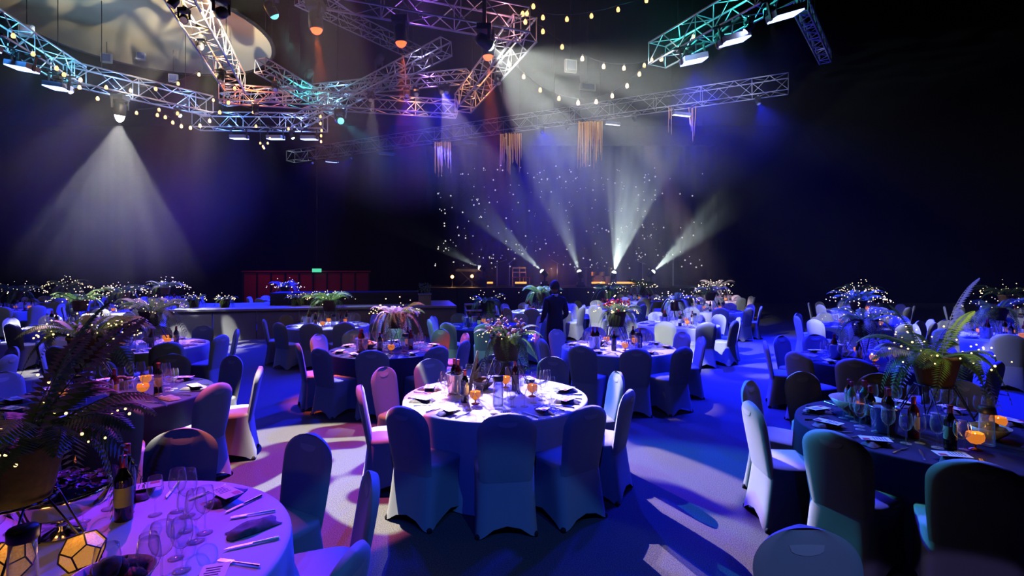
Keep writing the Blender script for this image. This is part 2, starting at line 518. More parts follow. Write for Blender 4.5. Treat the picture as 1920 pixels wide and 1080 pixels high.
# ================================================================== LAMPS
def hang_point(loc, reach=1.3, on=None):
    """the nearest point on the underside of a truss, or None"""
    best = None
    for p0, d in ([(TR[on].location, SPAN[TR[on].name])] if on else LINES):
        dd = Vector((d.x, d.y, 0)); v = Vector((loc.x - p0.x, loc.y - p0.y, 0))
        f = min(1.0, max(0.0, v.dot(dd) / dd.dot(dd)))
        q = p0 + d * f
        e = (Vector((q.x, q.y, 0)) - Vector((loc.x, loc.y, 0))).length + 0.5 * max(0, abs(q.z - loc.z) - 0.5)
        if e < reach and (best is None or e < best[0]): best = (e, q)
    return best[1] if best else None

def yoke_lamp(name, loc, target, lens, label, cat, size=0.14, light=None, clamp=0.22, group=None, lens_dome=0.5, up=True, on=None, snap=True):
    """moving head: clamp, base, yoke with two arms, head with a lens"""
    loc = Vector(loc); target = Vector(target); s = size
    if up:
        q = hang_point(loc, 3.0 if on else 1.3, on) if snap else None
        if q is not None:
            new = Vector((q.x, q.y, q.z - 2.12 * s - 0.02))
            if (target - loc).length < 1.7: target = target + new - loc
            loc = new; clamp = 0.05
        else:
            clamp = ZT - loc.z - 2.0 * s
    d = (target - loc).normalized()
    root = thing(name, label, cat, loc, 0, group)
    b_ = MB(); b_.box((0, 0, 0), (s * 1.9, s * 1.5, s * 0.75))
    zb = s * 1.7 if up else -s * 2.6
    obj('base', b_.mesh('base', 'black_metal'), root, (0, 0, zb))
    az = math.atan2(d.y, d.x) if (d.x or d.y) else 0
    side = Vector((-math.sin(az), math.cos(az), 0))
    for k in (-1, 1):
        b_ = MB()
        q = side * (k * s * 0.95)
        b_.tube([q + Vector((0, 0, zb)), q, ], s * 0.2, 6)
        obj('yoke_arm', b_.mesh('yoke_arm', 'black_metal'), root)
    M = d.to_track_quat('-Z', 'Y').to_matrix().to_4x4()
    b_ = MB(); b_.lathe([(0, s * 1.1), (s * 0.6, s * 1.05), (s * 0.78, s * 0.6), (s * 0.8, -s * 0.9), (s * 0.72, -s * 1.0), (s * 0.6, -s * 0.98)], 16)
    hd = obj('head', b_.mesh('head', 'black_metal', True), root, M=M)
    b_ = MB(); b_.lathe([(s * 0.68, -s * 0.98), (s * 0.5, -s * (0.98 + lens_dome * 0.6)), (s * 0.25, -s * (0.98 + lens_dome * 0.9)), (0, -s * (0.98 + lens_dome))], 14)
    obj('lens', b_.mesh('lens', lens, True), hd)
    if clamp and up:
        b_ = MB(); b_.box((0, 0, clamp / 2), (s * 0.5, s * 0.4, clamp))
        obj('clamp', b_.mesh('clamp', 'aluminium'), root, (0, 0, zb + s * 0.3))
    if light:
        col, pw, ang, bl, gb = light
        spot(loc + d * (s * (1.05 + lens_dome)), target, col, pw, ang, bl, s * 0.25, gb)
    return root

def panel(loc, label, size=(0.42, 0.30), tilt=(0, 0), lens='panel_blue', light=None, group='blue flood panels', on=None):
    loc = Vector(loc); q = hang_point(loc, 3.0 if on else 1.3, on)
    if q is not None: loc = Vector((q.x, q.y, q.z - 0.28))
    root = thing('flood_panel', label, 'flood light', loc, 0, group)
    root.rotation_euler = (R(tilt[0]), R(tilt[1]), 0)
    b_ = MB(); b_.box((0, 0, 0.06), (size[0], size[1], 0.09))
    obj('housing', b_.mesh('housing', 'panel_side'), root)
    b_ = MB(); b_.box((0, 0, 0.005), (size[0] * 0.96, size[1] * 0.96, 0.02))
    obj('led_face', b_.mesh('led_face', lens), root)
    for k in (-1, 1):
        b_ = MB(); b_.box((k * size[0] * 0.52, 0, 0.16), (0.02, 0.05, 0.32))
        obj('bracket', b_.mesh('bracket', 'black_metal'), root)
    b_ = MB(); b_.box((0, 0, 0.29), (0.64, 0.04, 0.03)).box((0, 0, 0.29), (0.04, 0.64, 0.03)); obj('mount', b_.mesh('mount', 'black_metal'), root)
    if light:
        col, pw, ang, tgt = light
        p = Vector(loc) + Vector((0, 0, -0.03))
        spot(p, tgt, col, pw, ang, 1.0, 0.12)
    return root

def RAY(scale=7, thr=0.5, soft=0.12, low=0.12, seed=0.0):
    return dict(kind='ray', scale=scale, thr=thr, soft=soft, low=low, seed=seed)

ZL = 5.72
# --- spotlights with visible beams
p = px(228, 198, ZL)
yoke_lamp('spotlight', p, p + Vector((-0.12, 0.1, -1)), 'lens_white', 'brilliant white spotlight throwing the widest beam straight down at left', 'spotlight', 0.15, lens_dome=1.0, light=
          (WHITE, 4800, 66, 0.35, RAY(11, 0.50, 0.04, 0.04, 1.0)))
p = px(415, 24, 5.85)
yoke_lamp('spotlight', p, (-9.0, 12.9, 7.9), 'lens_white', 'white spotlight aimed up at the round ceiling sail', 'spotlight', 0.11,
          (WHITE, 3600, 52, 0.1, dict(kind='leaf', scale=9.0, thr=0.5, soft=0.03, low=0.03, seed=3.0, col1=(1, 0.93, 0.75))), snap=False)
p = px(508, 17, 5.95)
yoke_lamp('spotlight', p, p + Vector((0.42, 0.45, -0.95)), 'lens_cyan', 'small turquoise spotlight high left of the orange ones', 'spotlight', 0.10,
          ((0.35, 0.95, 0.9), 800, 24, 0.3, RAY(10, 0.5, 0.1, 0.2, 2.0)), snap=False)
for i, (x, y) in enumerate(((592, 14), (760, 33), (938, 54))):
    p = px(x, y, 5.75)
    yoke_lamp('spotlight', p, p + Vector((0.06, 0.05, -1)), 'lens_orange',
              ('orange red spotlight at the left end of the violet truss', 'orange red spotlight in the middle of the violet truss', 'orange red spotlight near the corner bulbs of the violet truss')[i],
              'spotlight', 0.13, (ORANGE, 2600, 20, 0.6, None), group='orange spotlights', lens_dome=0.6)
p = px(908, 78, 5.5)
yoke_lamp('spotlight', p, p + Vector((0.95, 0.8, -0.42)), 'lens_white', 'dazzling white spotlight fanning streaky beams toward the star curtain', 'spotlight', 0.12,
          ((0.95, 1.0, 0.93), 3800, 74, 0.3, RAY(7.0, 0.5, 0.05, 0.04, 5.0)), snap=False)
p = px(637, 206, 6.0)
yoke_lamp('spotlight', p, (2.3, 4.2, 0.3), 'lens_cyan', 'dazzling turquoise spotlight at the hub of the star', 'spotlight', 0.12,
          ((0.08, 0.75, 1.0), 2800, 15, 0.5, None))
for (x, y, tv, ang, pw, lb) in (
        (48, 127, (0.28, 0.35, -1), 11, 300, 'small white spotlight by the first blue panel, narrow beam'),
        (125, 177, (0.75, 0.4, -0.85), 10, 300, 'small white spotlight by the second blue panel, slanting beam'),
        (337, 220, (0.95, 0.3, -0.75), 13, 400, 'small white spotlight at the end of the silver blue truss'),
        (545, 260, (0.35, 0.2, -1), 11, 250, 'small white spotlight between two blue panels of the level truss'),
        (1394, 62, (-0.95, 0.5, -0.92), 12, 450, 'small white spotlight under the turquoise truss with a narrow beam'),
        (1289, 122, (-0.7, 0.4, -0.9), 10, 300, 'small white spotlight by the lowest blue panel at right')):
    p = px(x, y, 5.72)
    yoke_lamp('spotlight', p, p + Vector(tv), 'lens_white', lb, 'spotlight', 0.07, (COOL, pw, ang, 0.3, None), group='small narrow spotlights', on='A1' if x < 130 else 'A2' if x < 400 else 'A3' if x < 700 else 'J')

for (tr, f, lb) in (('F', 0.55, 'unlit moving head standing on the turquoise arm of the star'), ('G', 0.62, 'unlit moving head standing on the lilac arm of the star')):
    p = TR[tr].location + SPAN[TR[tr].name] * f + Vector((0, 0, 0.30 + 0.34))
    yoke_lamp('moving_head', p, p + Vector((0.5, -0.3, 0.6)), 'black_metal', lb, 'moving head', 0.11, None, up=False, group='unlit moving heads')
# --- blue flood panels
gp = 'blue flood panels'
for (x, y, tl, pw, tgt, lb) in (
        (2, 98, (0, 14), 110, (-7.5, 7, 0), 'blue flood panel cut by the left edge of the picture'),
        (56, 137, (0, 10), 110, (-8.5, 10.5, 0), 'blue flood panel, second along the cyan truss'),
        (104, 172, (0, 8), 120, (-9.5, 14, 0), 'blue flood panel where the cyan truss meets the silver one'),
        (421, 250, (8, 0), 350, (-6.5, 11, 0), 'blue flood panel, first under the level blue truss'),
        (497, 253, (8, 0), 400, (-5.0, 9, 0), 'blue flood panel in the middle under the level blue truss'),
        (565, 255, (8, 0), 350, (-3.5, 6.5, 0), 'blue flood panel, last under the level blue truss'),
        (1450, 32, (6, -16), 600, (4.0, 5.4, 0), 'blue flood panel, highest under the turquoise truss'),
        (1357, 80, (6, -14), 700, (2.8, 6.5, 0), 'blue flood panel in the middle under the turquoise truss'),
        (1285, 119, (6, -12), 1300, (4.5, 10.5, 0), 'blue flood panel, lowest under the turquoise truss')):
    p = px(x, y, 5.66)
    panel(p, lb, (0.42, 0.3), tl, 'panel_blue', (BLUE, pw * BL, 100, tgt), gp, 'A1' if x < 110 else 'A3' if x < 700 else 'J')
for (x, y, s, ln, lt, lb) in (
        (1155, 240, (0.45, 0.3), 'panel_white', None, 'white panel lamp under the long dim truss'),
        (1280, 222, (0.5, 0.3), 'panel_white', (BLUE, 1500, 110, (8.0, 13, 0)), 'blue and white panel lamp amid gold strands'),
        (890, 273, (0.5, 0.35), 'frame_white', None, 'pale square lamp under the middle of the long truss'),
        (730, 292, (0.6, 0.35), 'frame_white', None, 'pale square lamp under the far end of the long truss'),
        (606, 300, (0.45, 0.4), 'panel_blue', (BLUE, 1500, 110, (-1.5, 17, 0)), 'small blue panel lamp at the far end of the long truss')):
    p = px(x, y, 6.72)
    panel(p, lb, s, (14, 6), ln, lt, 'panel lamps under the long truss', 'K')

# --- par cans: pin spots for the tables, washes, patterned light
def par(loc, target, lens, label, light, group='par cans lighting the tables', size=0.075):
    return yoke_lamp('par_can', loc, target, lens, label, 'par can', size, light, group=group, lens_dome=0.15)

TABLES = {}
def T(k, x, y, cloth, phrase, angs, r=0.9): TABLES[k] = dict(p=Vector((x, y, 0)), cloth=cloth, ph=phrase, ang=angs, r=r)
EV = lambda a0, n=10: [a0 + 360 / n * i for i in range(n)]
T('1', -0.16, 5.06, 'white', 'the nearest white centre table', [-84, -53, -22, 12, 61, 92, 128, 161, 199, 237])
T('2', -1.90, 2.14, 'white', 'the purple foreground table', [-10, 26, 62, 103, 140])
T('3', 3.27, 4.00, 'navy', 'the navy table under the big fern', [10, 66, 103, 142, 175, 207, 239, 40], 0.93)
T('4', 1.70, 8.20, 'white', 'the pink-lit white table beyond centre', [234, 298, -5, 25, 60, 100, 135, 165, 196, 268])
T('5', -1.93, 8.00, 'navy', 'the dark-clothed table left of centre', [241, 210, 275, 313, 162, 130, 97, 60, 25, -15])
T('6', -4.10, 11.4, 'white', 'the white table before the runway', [207, 247, 275, 305, 155, 120, 85, 50, 15, -20])
T('7', -6.00, 8.40, 'white', 'the violet-lit table beside the runway', [-46, -3, 30, 82, 115, 150, 185, 220, 255, 287])
T('8', -4.00, 5.10, 'navy', 'the dark table with pink settings', [-51, -14, 20, 65, 100, 135, 170, 205, 240, 274])
T('9', 4.93, 7.06, 'navy', 'the navy table beside the aisle', [153, 198, 230, 265, 87, 50, 120, 15, -22, -60])
T('10', 3.75, 11.6, 'white', 'the blue table before the aisle bend', EV(-12))
T('11', 6.0, 15.4, 'white', 'the second blue aisle table', EV(8))
T('12', 8.2, 20.4, 'white', 'the bright pink table far down the aisle', EV(0))
T('13', 7.7, 11.3, 'navy', 'the blue table across the aisle', EV(20))
T('14', 10.6, 15.6, 'white', 'the far blue table across the aisle', EV(5))
T('15', 9.0, 9.4, 'white', 'the blue table behind the big fern', EV(12))
T('16', 13.4, 13.8, 'white', 'the far blue table at the right edge', EV(30))
T('17', -0.55, 11.3, 'navy', 'the dim table behind the basket plant', EV(18))
T('18', 0.85, 15.2, 'white', 'the brilliant white table below the stage', EV(4))
T('19', 3.1, 16.4, 'white', 'the blue table below the stage beams', EV(25))
T('20', -9.7, 11.4, 'white', 'the teal and white table at far left', EV(9))
T('21', -7.5, 5.9, 'white', 'the table behind the foreground fern', EV(22))
T('23', -11.6, 15.2, 'white', 'the blue table below the white beam', EV(0))
T('24', -15.2, 15.6, 'white', 'the blue table at the left edge', EV(14))
T('25', -13.2, 19.4, 'white', 'the far blue table below the white beam', EV(7))
T('26', -9.0, 20.2, 'white', 'the far blue table behind the runway', EV(3))
T('27', -17.5, 20.0, 'white', 'the farthest blue table at the left', EV(16))
T('29', 5.2, 20.6, 'white', 'the far blue table before the stage', EV(11))

def tpos(k, z=0.78): return TABLES[k]['p'] + Vector((0, 0, z))
for (k, loc, lens, col, pw, ang) in (
        ('1', px(780, 212, 5.8), 'lens_pink', (1.0, 0.82, 0.94), 3300, 14),
        ('4', px(905, 150, 5.8), 'lens_pink', (1.0, 0.70, 0.90), 2600, 17),
        ('5', px(700, 212, 5.8), 'lens_pink', (1.0, 0.85, 0.88), 2400, 16),
        ('6', px(470, 200, 5.8), 'lens_pink', (0.85, 0.95, 1.0), 2400, 17),
        ('7', px(430, 150, 5.8), 'lens_pink', (0.65, 0.25, 1.0), 1700, 20),
        ('8', px(395, 90, 5.8), 'lens_pink', (1.0, 0.28, 0.66), 2000, 19),
        ('2', px(360, 40, 5.8), 'lens_pink', (0.68, 0.05, 0.85), 1300, 18),
        ('3', px(1420, 30, 5.8), 'lens_pink', (0.80, 0.8, 1.0), 420, 26),
        ('9', px(1330, 80, 5.8), 'lens_pink', (0.45, 0.5, 1.0), 500, 20),
        ('12', px(1180, 214, 6.8), 'lens_pink', (1.0, 0.6, 0.8), 4500, 15),
        ('18', px(930, 248, 6.8), 'lens_pink', (0.80, 1.0, 1.0), 5500, 18),
        ('20', px(180, 165, 5.8), 'lens_pink', (1.0, 0.6, 0.8), 1600, 22),
        ('21', px(345, 10, 5.8), 'lens_pink', (1.0, 0.45, 0.7), 700, 22),
        ('10', px(1050, 232, 6.8), 'lens_pink', (0.55, 0.4, 1.0), 900, 16)):
    par(loc, tpos(k), lens, 'black par can trained on ' + TABLES[k]['ph'], (col, pw, ang, 0.5, None))

# patterned slides on the carpet
yoke_lamp('par_can', (-2.2, 4.9, 8.2), (-2.2, 4.9, 0), 'lens_pink', 'black par can hung from the ceiling casting cream swirls on the carpet', 'par can', 0.075,
    ((1, 1, 1), 8500, 25, 0.12, dict(kind='swirl', scale=5.0, thr=0.5, soft=0.065, seed=9.1, col1=(1.0, 0.9, 0.72), col2=(0.32, 0.045, 0.12), col3=(0.34, 0.07, 0.01))), clamp=ZT - 8.4, group='par cans lighting the tables', lens_dome=0.15)
par(px(835, 214, 5.8), (0.75, 4.4, 0), 'lens_pink', 'black par can casting lilac leaf shadows on the carpet',
    ((1, 1, 1), 9500, 17, 0.15, dict(kind='leaf', scale=10.0, thr=0.42, soft=0.03, low=0.0, seed=5.7, col1=(1.0, 0.76, 0.86), col2=(0.07, 0.015, 0.12))))
# blue washes on the other trusses, shining toward the viewer
for (loc, tgt, pw, ang) in ((px(760, 212, 5.8), (-0.3, 4.4, 0), 2600, 26), (px(840, 210, 5.8), (-1.4, 7.0, 0), 1600, 70),
                            (px(1000, 238, 6.8), (1.8, 11, 0), 3500, 80), (px(520, 196, 5.8), (-3.8, 6.6, 0), 700, 50),
                            (px(1420, 182, 6.8), (8.0, 11, 0), 6500, 80), (px(640, 290, 6.8), (-11, 18, 0), 5000, 80),
                            (px(800, 270, 6.8), (3.5, 15, 0), 4500, 80), (px(560, 299, 6.8), (-9.5, 11.0, 0), 4200, 44)):
    par(loc, tgt, 'lens_blue', 'black par can washing the tables in deep blue', (BLUE, pw * BL, ang, 0.8, None), 'blue wash par cans')
# unseen truss added behind the camera, carrying three weak fill lamps
TR['M'] = truss((-4, -2.2, 6.6), (4, -2.2, 6.6), 0.42, 'unseen box truss added high behind the viewpoint', joined=True)
par((-2.6, -2.2, 6.4), (1.75, 1.7, 0), 'lens_blue', 'added lilac fill par can on the unseen truss behind the viewpoint, over the left', ((0.30, 0.22, 0.75), FRONT_FILL * 0.6, 17, 0.08, None), 'added front fill par cans')
par((2.6, -2.2, 6.4), (0.2, 2.0, 0), 'lens_blue', 'added teal fill par can on the unseen truss behind the viewpoint, over the right', ((0.05, 0.24, 0.75), FRONT_FILL * 0.9, 26, 0.12, None), 'added front fill par cans')
par((0.0, -2.2, 6.4), (-0.5, 7.0, 0.5), 'lens_blue', 'added deep blue fill par can amid the unseen truss behind the viewpoint', ((0.012, 0.05, 1.0), FRONT_FILL * 1.1, 46, 0.9, None), 'added front fill par cans')
# ------------------------------------------------------------------ haze in the whole hall
hm = bpy.data.materials.new('haze'); hm.use_nodes = True
hn = hm.node_tree; hn.nodes.remove(hn.nodes['Principled BSDF'])
vsn = hn.nodes.new('ShaderNodeVolumeScatter')
vsn.inputs['Color'].default_value = (1, 1, 1, 1); vsn.inputs['Density'].default_value = HAZE; vsn.inputs['Anisotropy'].default_value = -0.3
htc = hn.nodes.new('ShaderNodeTexCoord'); acc = None
for (c_, r_, dn) in BEAM_FOG:                       # fixed spheres of denser fog, added around lamps so their beams show
    ds = hn.nodes.new('ShaderNodeVectorMath'); ds.operation = 'DISTANCE'
    hn.links.new(htc.outputs['Object'], ds.inputs[0]); ds.inputs[1].default_value = c_
    mr = hn.nodes.new('ShaderNodeMapRange'); mr.interpolation_type = 'SMOOTHSTEP'
    hn.links.new(ds.outputs['Value'], mr.inputs[0])
    mr.inputs[1].default_value = r_; mr.inputs[2].default_value = r_ * 0.25; mr.inputs[3].default_value = 0; mr.inputs[4].default_value = dn
    ad = hn.nodes.new('ShaderNodeMath'); ad.operation = 'ADD'
    if acc is None: ad.inputs[0].default_value = HAZE
    else: hn.links.new(acc, ad.inputs[0])
    hn.links.new(mr.outputs[0], ad.inputs[1]); acc = ad.outputs[0]
if acc is not None: hn.links.new(acc, vsn.inputs['Density'])
hn.links.new(vsn.outputs[0], hn.nodes['Material Output'].inputs['Volume'])
MATS['haze'] = hm
b = MB(); b.box(((X0 + X1) / 2, (Y0 + Y1) / 2, ZT / 2), (X1 - X0 + 0.6, Y1 - Y0 + 0.6, ZT + 0.8))
tag(obj('haze', b.mesh('haze', 'haze')), 'thin theatrical haze filling the whole dark hall', 'haze', kind='stuff')

# ================================================================== CHAIRS
def backp(s, v, side):
    """point of the padded back; s across -1..1, v up 0..1, side +1 front, -1 rear"""
    z = 0.40 + 0.54 * v
    wv = 0.198 + 0.026 * math.sin(min(1, v / 0.7) * PI / 2)
    if v > 0.70:
        wv *= max(0.0, 1 - ((v - 0.70) / 0.30) ** 2.3) ** 0.5
    x = wv * s
    th = 0.030 * max(0.0, 1 - abs(s) ** 5) ** 0.5 * (1 if v < 0.8 else max(0, 1 - ((v - 0.8) / 0.2) ** 2) ** 0.5)
    y = -0.215 - 0.115 * v + 0.03 * s * s * v
    return Vector((x, y + side * th, z))

def back_mesh(nu=14, nv=18):
    m = MB()
    for side in (1, -1):
        n0 = nv // 3
        vl = [0.7 * j / n0 for j in range(n0)] + [0.7 + 0.3 * math.sin(PI / 2 * j / (nv - n0)) for j in range(nv - n0 + 1)]
        vv = [backp(-1 + 2 * i / nu, v, side) for v in vl for i in range(nu + 1)]
        ff = []
        for j in range(nv):
            for i in range(nu):
                a = j * (nu + 1) + i
                q = (a, a + 1, a + nu + 2, a + nu + 1)
                ff.append(q[::-1] if side > 0 else q)
        m.add(vv, ff)
    return m

def outl(t, a=0.232, b_=0.228, n=4.5):
    c, s = math.cos(t), math.sin(t)
    return (a * math.copysign(abs(c) ** (2 / n), c), b_ * math.copysign(abs(s) ** (2 / n), s))

def skirt_mesh(n=40, lv=6):
    m = MB(); vv, ff = [], []
    for j in range(lv + 1):
        v = j / lv
        for k in range(n):
            t = k * 2 * PI / n
            x, y = outl(t)
            cor = abs(math.sin(2 * t)) ** 1.3
            hem = 0.006 + 0.085 * (1 - cor) ** 1.2
            sc = 1 + 0.10 * cor * v ** 1.5 - 0.05 * (1 - cor) * math.sin(PI * v * 0.8)
            rear = 0.05 * v if y < -0.1 else 0
            vv.append((x * sc, y * sc - 0.012 - rear, 0.455 + (hem - 0.455) * v))
    for j in range(lv):
        for k in range(n):
            a = j * n + k; c = j * n + (k + 1) % n
            ff.append((a, a + n, c + n, c))
    return m.add(vv, ff)

def seat_mesh(n=40):
    m = MB(); vv, ff = [], []
    for j, (sc, z) in enumerate(((1.0, 0.452), (1.005, 0.470), (0.95, 0.488), (0.6, 0.497), (0.0, 0.50))):
        if sc == 0: vv.append((0, -0.012, z)); continue
        for k in range(n):
            x, y = outl(k * 2 * PI / n)
            vv.append((x * sc, y * sc - 0.012, z))
    for j in range(3):
        for k in range(n):
            a = j * n + k; c = j * n + (k + 1) % n
            ff.append((a, c, c + n, a + n))
    for k in range(n):
        ff.append((3 * n + k, 3 * n + (k + 1) % n, 4 * n))
    return m.add(vv, ff)

def hand_hole_mesh():
    m = MB()
    for side in (1, -1):
        vv, ff = [], []
        nu, nv = 10, 3
        for j in range(nv + 1):
            for i in range(nu + 1):
                s = -0.32 + 0.64 * i / nu
                top = 0.885
                low = top - 0.075 * math.sqrt(max(0, 1 - (s / 0.32) ** 2)) * (j / nv)
                vv.append(backp(s * 1.25, low, side) + Vector((0, side * 0.0025, 0)))
        for j in range(nv):
            for i in range(nu):
                a = j * (nu + 1) + i
                q = (a, a + 1, a + nu + 2, a + nu + 1)
                ff.append(q if side > 0 else q[::-1])
        m.add(vv, ff)
    return m

CH = {}
CH['back'] = back_mesh().mesh('back_cover', 'chair_cover', True)
CH['skirt'] = skirt_mesh().mesh('skirt', 'chair_cover', True)
CH['seat'] = seat_mesh().mesh('seat_cover', 'chair_cover', True)
CH['hole'] = hand_hole_mesh().mesh('hand_hole', 'hand_hole_cover', True)
b = MB(); b.lathe([(0, 0), (0.022, 0), (0.024, 0.02), (0.014, 0.035), (0, 0.04)], 8)
CH['foot'] = b.mesh('foot', 'rubber', True)
b = back_mesh(10, 12)
for src in (skirt_mesh(24, 4), seat_mesh(24)): b.add(src.v, src.f)
CH['far'] = b.mesh('covered_chair', 'chair_cover', True)

CLOCK = 'twelve one two three four five six seven eight nine ten eleven'.split()
def add_chair(x, y, rz, label, group, parts=True):
    if not parts:
        return tag(obj('covered_chair', CH['far'], None, (x, y, 0), (0, 0, rz)), label, 'chair', group)
    r = thing('covered_chair', label, 'chair', (x, y, 0), rz, group)
    obj('back_cover', CH['back'], r); obj('skirt', CH['skirt'], r); obj('seat_cover', CH['seat'], r); obj('hand_hole', CH['hole'], r)
    for sx, sy in ((1, 1), (-1, 1), (1, -1), (-1, -1)):
        obj('foot', CH['foot'], r, (sx * 0.215, sy * 0.215 - (0.05 if sy < 0 else 0.012), 0))
    return r

for k, t in TABLES.items():
    c = t['p']; used = set()
    near = c.y < 9
    for a in t['ang']:
        aj = a + random.uniform(-2, 2)
        rr = t['r'] + 0.10 + random.uniform(-0.03, 0.04)
        x = c.x + rr * math.cos(R(aj)); y = c.y + rr * math.sin(R(aj))
        h = round(((90 - a) % 360) / 30) % 12
        while h in used: h = (h + 1) % 12
        used.add(h)
        if y < 0.9: continue
        add_chair(x, y, R(aj + 90 + random.uniform(-5, 5)), 'white-covered chair at %s o\'clock of %s' % (CLOCK[h], t['ph']), 'white covered banquet chairs', near)
# a chair of a table that is out of the picture
add_chair(1.20, 1.80, R(180), 'dark shaded covered chair alone at the bottom edge of the picture', 'white covered banquet chairs')

# ================================================================== TABLES
def cloth_mesh(r, mname, seed):
    rnd = random.Random(seed)
    n = 96
    ph = [rnd.uniform(0, 6.28) for _ in range(4)]
    nf = rnd.choice((9, 10, 11))
    m = MB(); vv, ff = [], []
    prof = [(0.3, 0.752, 0), (0.7, 0.752, 0), (0.97, 0.752, 0), (0.995, 0.748, 0), (1.0, 0.735, 0.05), (1.004, 0.6, 0.4), (1.012, 0.4, 0.7), (1.022, 0.2, 0.9), (1.03, 0.012, 1.0)]
    vv.append((0, 0, 0.752))
    for (s, z, am) in prof:
        for k in range(n):
            t = k * 2 * PI / n
            f = math.cos(nf * t + ph[0]) * 0.6 + math.cos((nf * 2 + 1) * t + ph[1]) * 0.25 + math.cos(5 * t + ph[2]) * 0.3
            q = r * s * (1 + 0.045 * am * f)
            vv.append((q * math.cos(t), q * math.sin(t), z))
    for k in range(n): ff.append((0, 1 + k, 1 + (k + 1) % n))
    for j in range(len(prof) - 1):
        for k in range(n):
            a = 1 + j * n + k; c = 1 + j * n + (k + 1) % n
            ff.append((a, a + n, c + n, c))
    return m.add(vv, ff).mesh('tablecloth', mname, True)

b = MB(); b.lathe([(0, 0.70), (1.0, 0.70), (1.0, 0.745), (0, 0.745)], 40)
TOP_ME = b.mesh('table_top', 'table_wood')
b = MB(); b.lathe([(0, 0.0), (0.3, 0.0), (0.3, 0.03), (0.05, 0.06), (0.04, 0.68), (0.2, 0.70)], 16)
PED_ME = b.mesh('pedestal', 'black_metal')
for i, (k, t) in enumerate(TABLES.items()):
    tb = thing('round_table', 'round banquet table hidden under the cloth, ' + t['ph'], 'table', t['p'], 0, 'round banquet tables')
    obj('table_top', TOP_ME, tb, scale=(t['r'] - 0.03, t['r'] - 0.03, 1)); obj('pedestal', PED_ME, tb)
    me = cloth_mesh(t['r'], 'white_linen' if t['cloth'] == 'white' else 'navy_linen', i)
    tag(obj('tablecloth', me, None, t['p']), ('floor-length white cloth on ' if t['cloth'] == 'white' else 'floor-length navy cloth on ') + t['ph'], 'tablecloth', 'tablecloths')

# ------------------------------------------------------------------ tableware meshes
ZTAB = 0.7535
b = MB(); b.lathe([(0.026, 0.095), (0.038, 0.115), (0.042, 0.145), (0.038, 0.185), (0.033, 0.21)], 14)
b.lathe([(0.0, 0.092), (0.015, 0.094), (0.026, 0.10), (0.037, 0.117), (0.041, 0.145), (0.037, 0.185), (0.032, 0.21)], 14)
G_BOWL = MB().lathe([(0.0, 0.092), (0.016, 0.096), (0.032, 0.112), (0.041, 0.14), (0.040, 0.175), (0.034, 0.215), (0.033, 0.215)], 14).mesh('bowl', 'clear_glass', True)
G_STEM = MB().lathe([(0.007, 0.004), (0.004, 0.02), (0.0035, 0.08), (0.008, 0.094)], 8).mesh('stem', 'clear_glass', True)
G_FOOT = MB().lathe([(0.0, 0.0), (0.034, 0.0), (0.034, 0.002), (0.008, 0.006), (0, 0.007)], 14).mesh('base', 'clear_glass', True)
G_ALL = MB().lathe([(0.0, 0.0), (0.034, 0.0), (0.034, 0.002), (0.007, 0.006), (0.004, 0.02), (0.0035, 0.08), (0.016, 0.096), (0.032, 0.112), (0.041, 0.14), (0.040, 0.175), (0.034, 0.215)], 10).mesh('wine_glass', 'clear_glass', True)
G_TUMB = MB().lathe([(0.0, 0.004), (0.030, 0.004), (0.033, 0.0), (0.036, 0.04), (0.038, 0.10), (0.036, 0.10), (0.033, 0.012), (0, 0.012)], 12).mesh('tumbler', 'clear_glass', True)
def wine_glass(x, y, label, group, parts, s=1.0):
    if parts:
        r = thing('wine_glass', label, 'glass', (x, y, ZTAB), random.uniform(0, 6), group, scale=s)
        obj('bowl', G_BOWL, r); obj('stem', G_STEM, r); obj('base', G_FOOT, r)
        return r
    return tag(obj('wine_glass', G_ALL, None, (x, y, ZTAB), (0, 0, random.uniform(0, 6)), s), label, 'glass', group)

# napkin: a folded cloth bundle
def napkin_mesh(seed):
    rnd = random.Random(seed); m = MB()
    nx, ny = 10, 6; vv, ff = [], []
    a = rnd.uniform(0, 6)
    for side in (0, 1):
        for j in range(ny + 1):
            for i in range(nx + 1):
                u, v = i / nx - 0.5, j / ny - 0.5
                e = max(0, 1 - (2 * abs(u)) ** 4) ** 0.5 * max(0, 1 - (2 * abs(v)) ** 4) ** 0.5
                z = 0.002 if side == 0 else 0.004 + 0.028 * e * (0.8 + 0.35 * math.sin(9 * u + a) * math.cos(7 * v))
                vv.append((u * 0.23 + 0.01 * math.sin(6 * v + a), v * 0.12 * (1 - 0.25 * abs(u)), z))
        for j in range(ny):
            for i in range(nx):
                q0 = side * (nx + 1) * (ny + 1) + j * (nx + 1) + i
                q = (q0, q0 + 1, q0 + nx + 2, q0 + nx + 1)
                ff.append(q if side else q[::-1])
    return m.add(vv, ff).mesh('napkin', 'napkin_grey', True)
NAPS = [napkin_mesh(i) for i in range(4)]
b = MB(); b.box((0, 0, 0.0015), (0.10, 0.19, 0.003)); CARD = b.mesh('menu_card', 'card_white')
b = MB(); b.box((0.025, -0.062, 0.0036), (0.035, 0.045, 0.001)); CARD_RED = b.mesh('printed_block', 'card_red')
b = MB()
for q in range(5): b.box((-0.005, 0.065 - q * 0.018, 0.0036), (0.06 - 0.008 * (q % 2), 0.005, 0.001))
CARD_TXT = b.mesh('printed_lines', 'print_dark')
b = MB()
b.tube([(0, -0.10, 0.006), (0, 0.03, 0.006)], [0.0055, 0.003], 6); b.box((0, 0.045, 0.006), (0.022, 0.03, 0.003))
for q in (-0.008, -0.0027, 0.0027, 0.008): b.box((q, 0.08, 0.006), (0.003, 0.045, 0.002))
FORK = b.mesh('fork', 'steel')
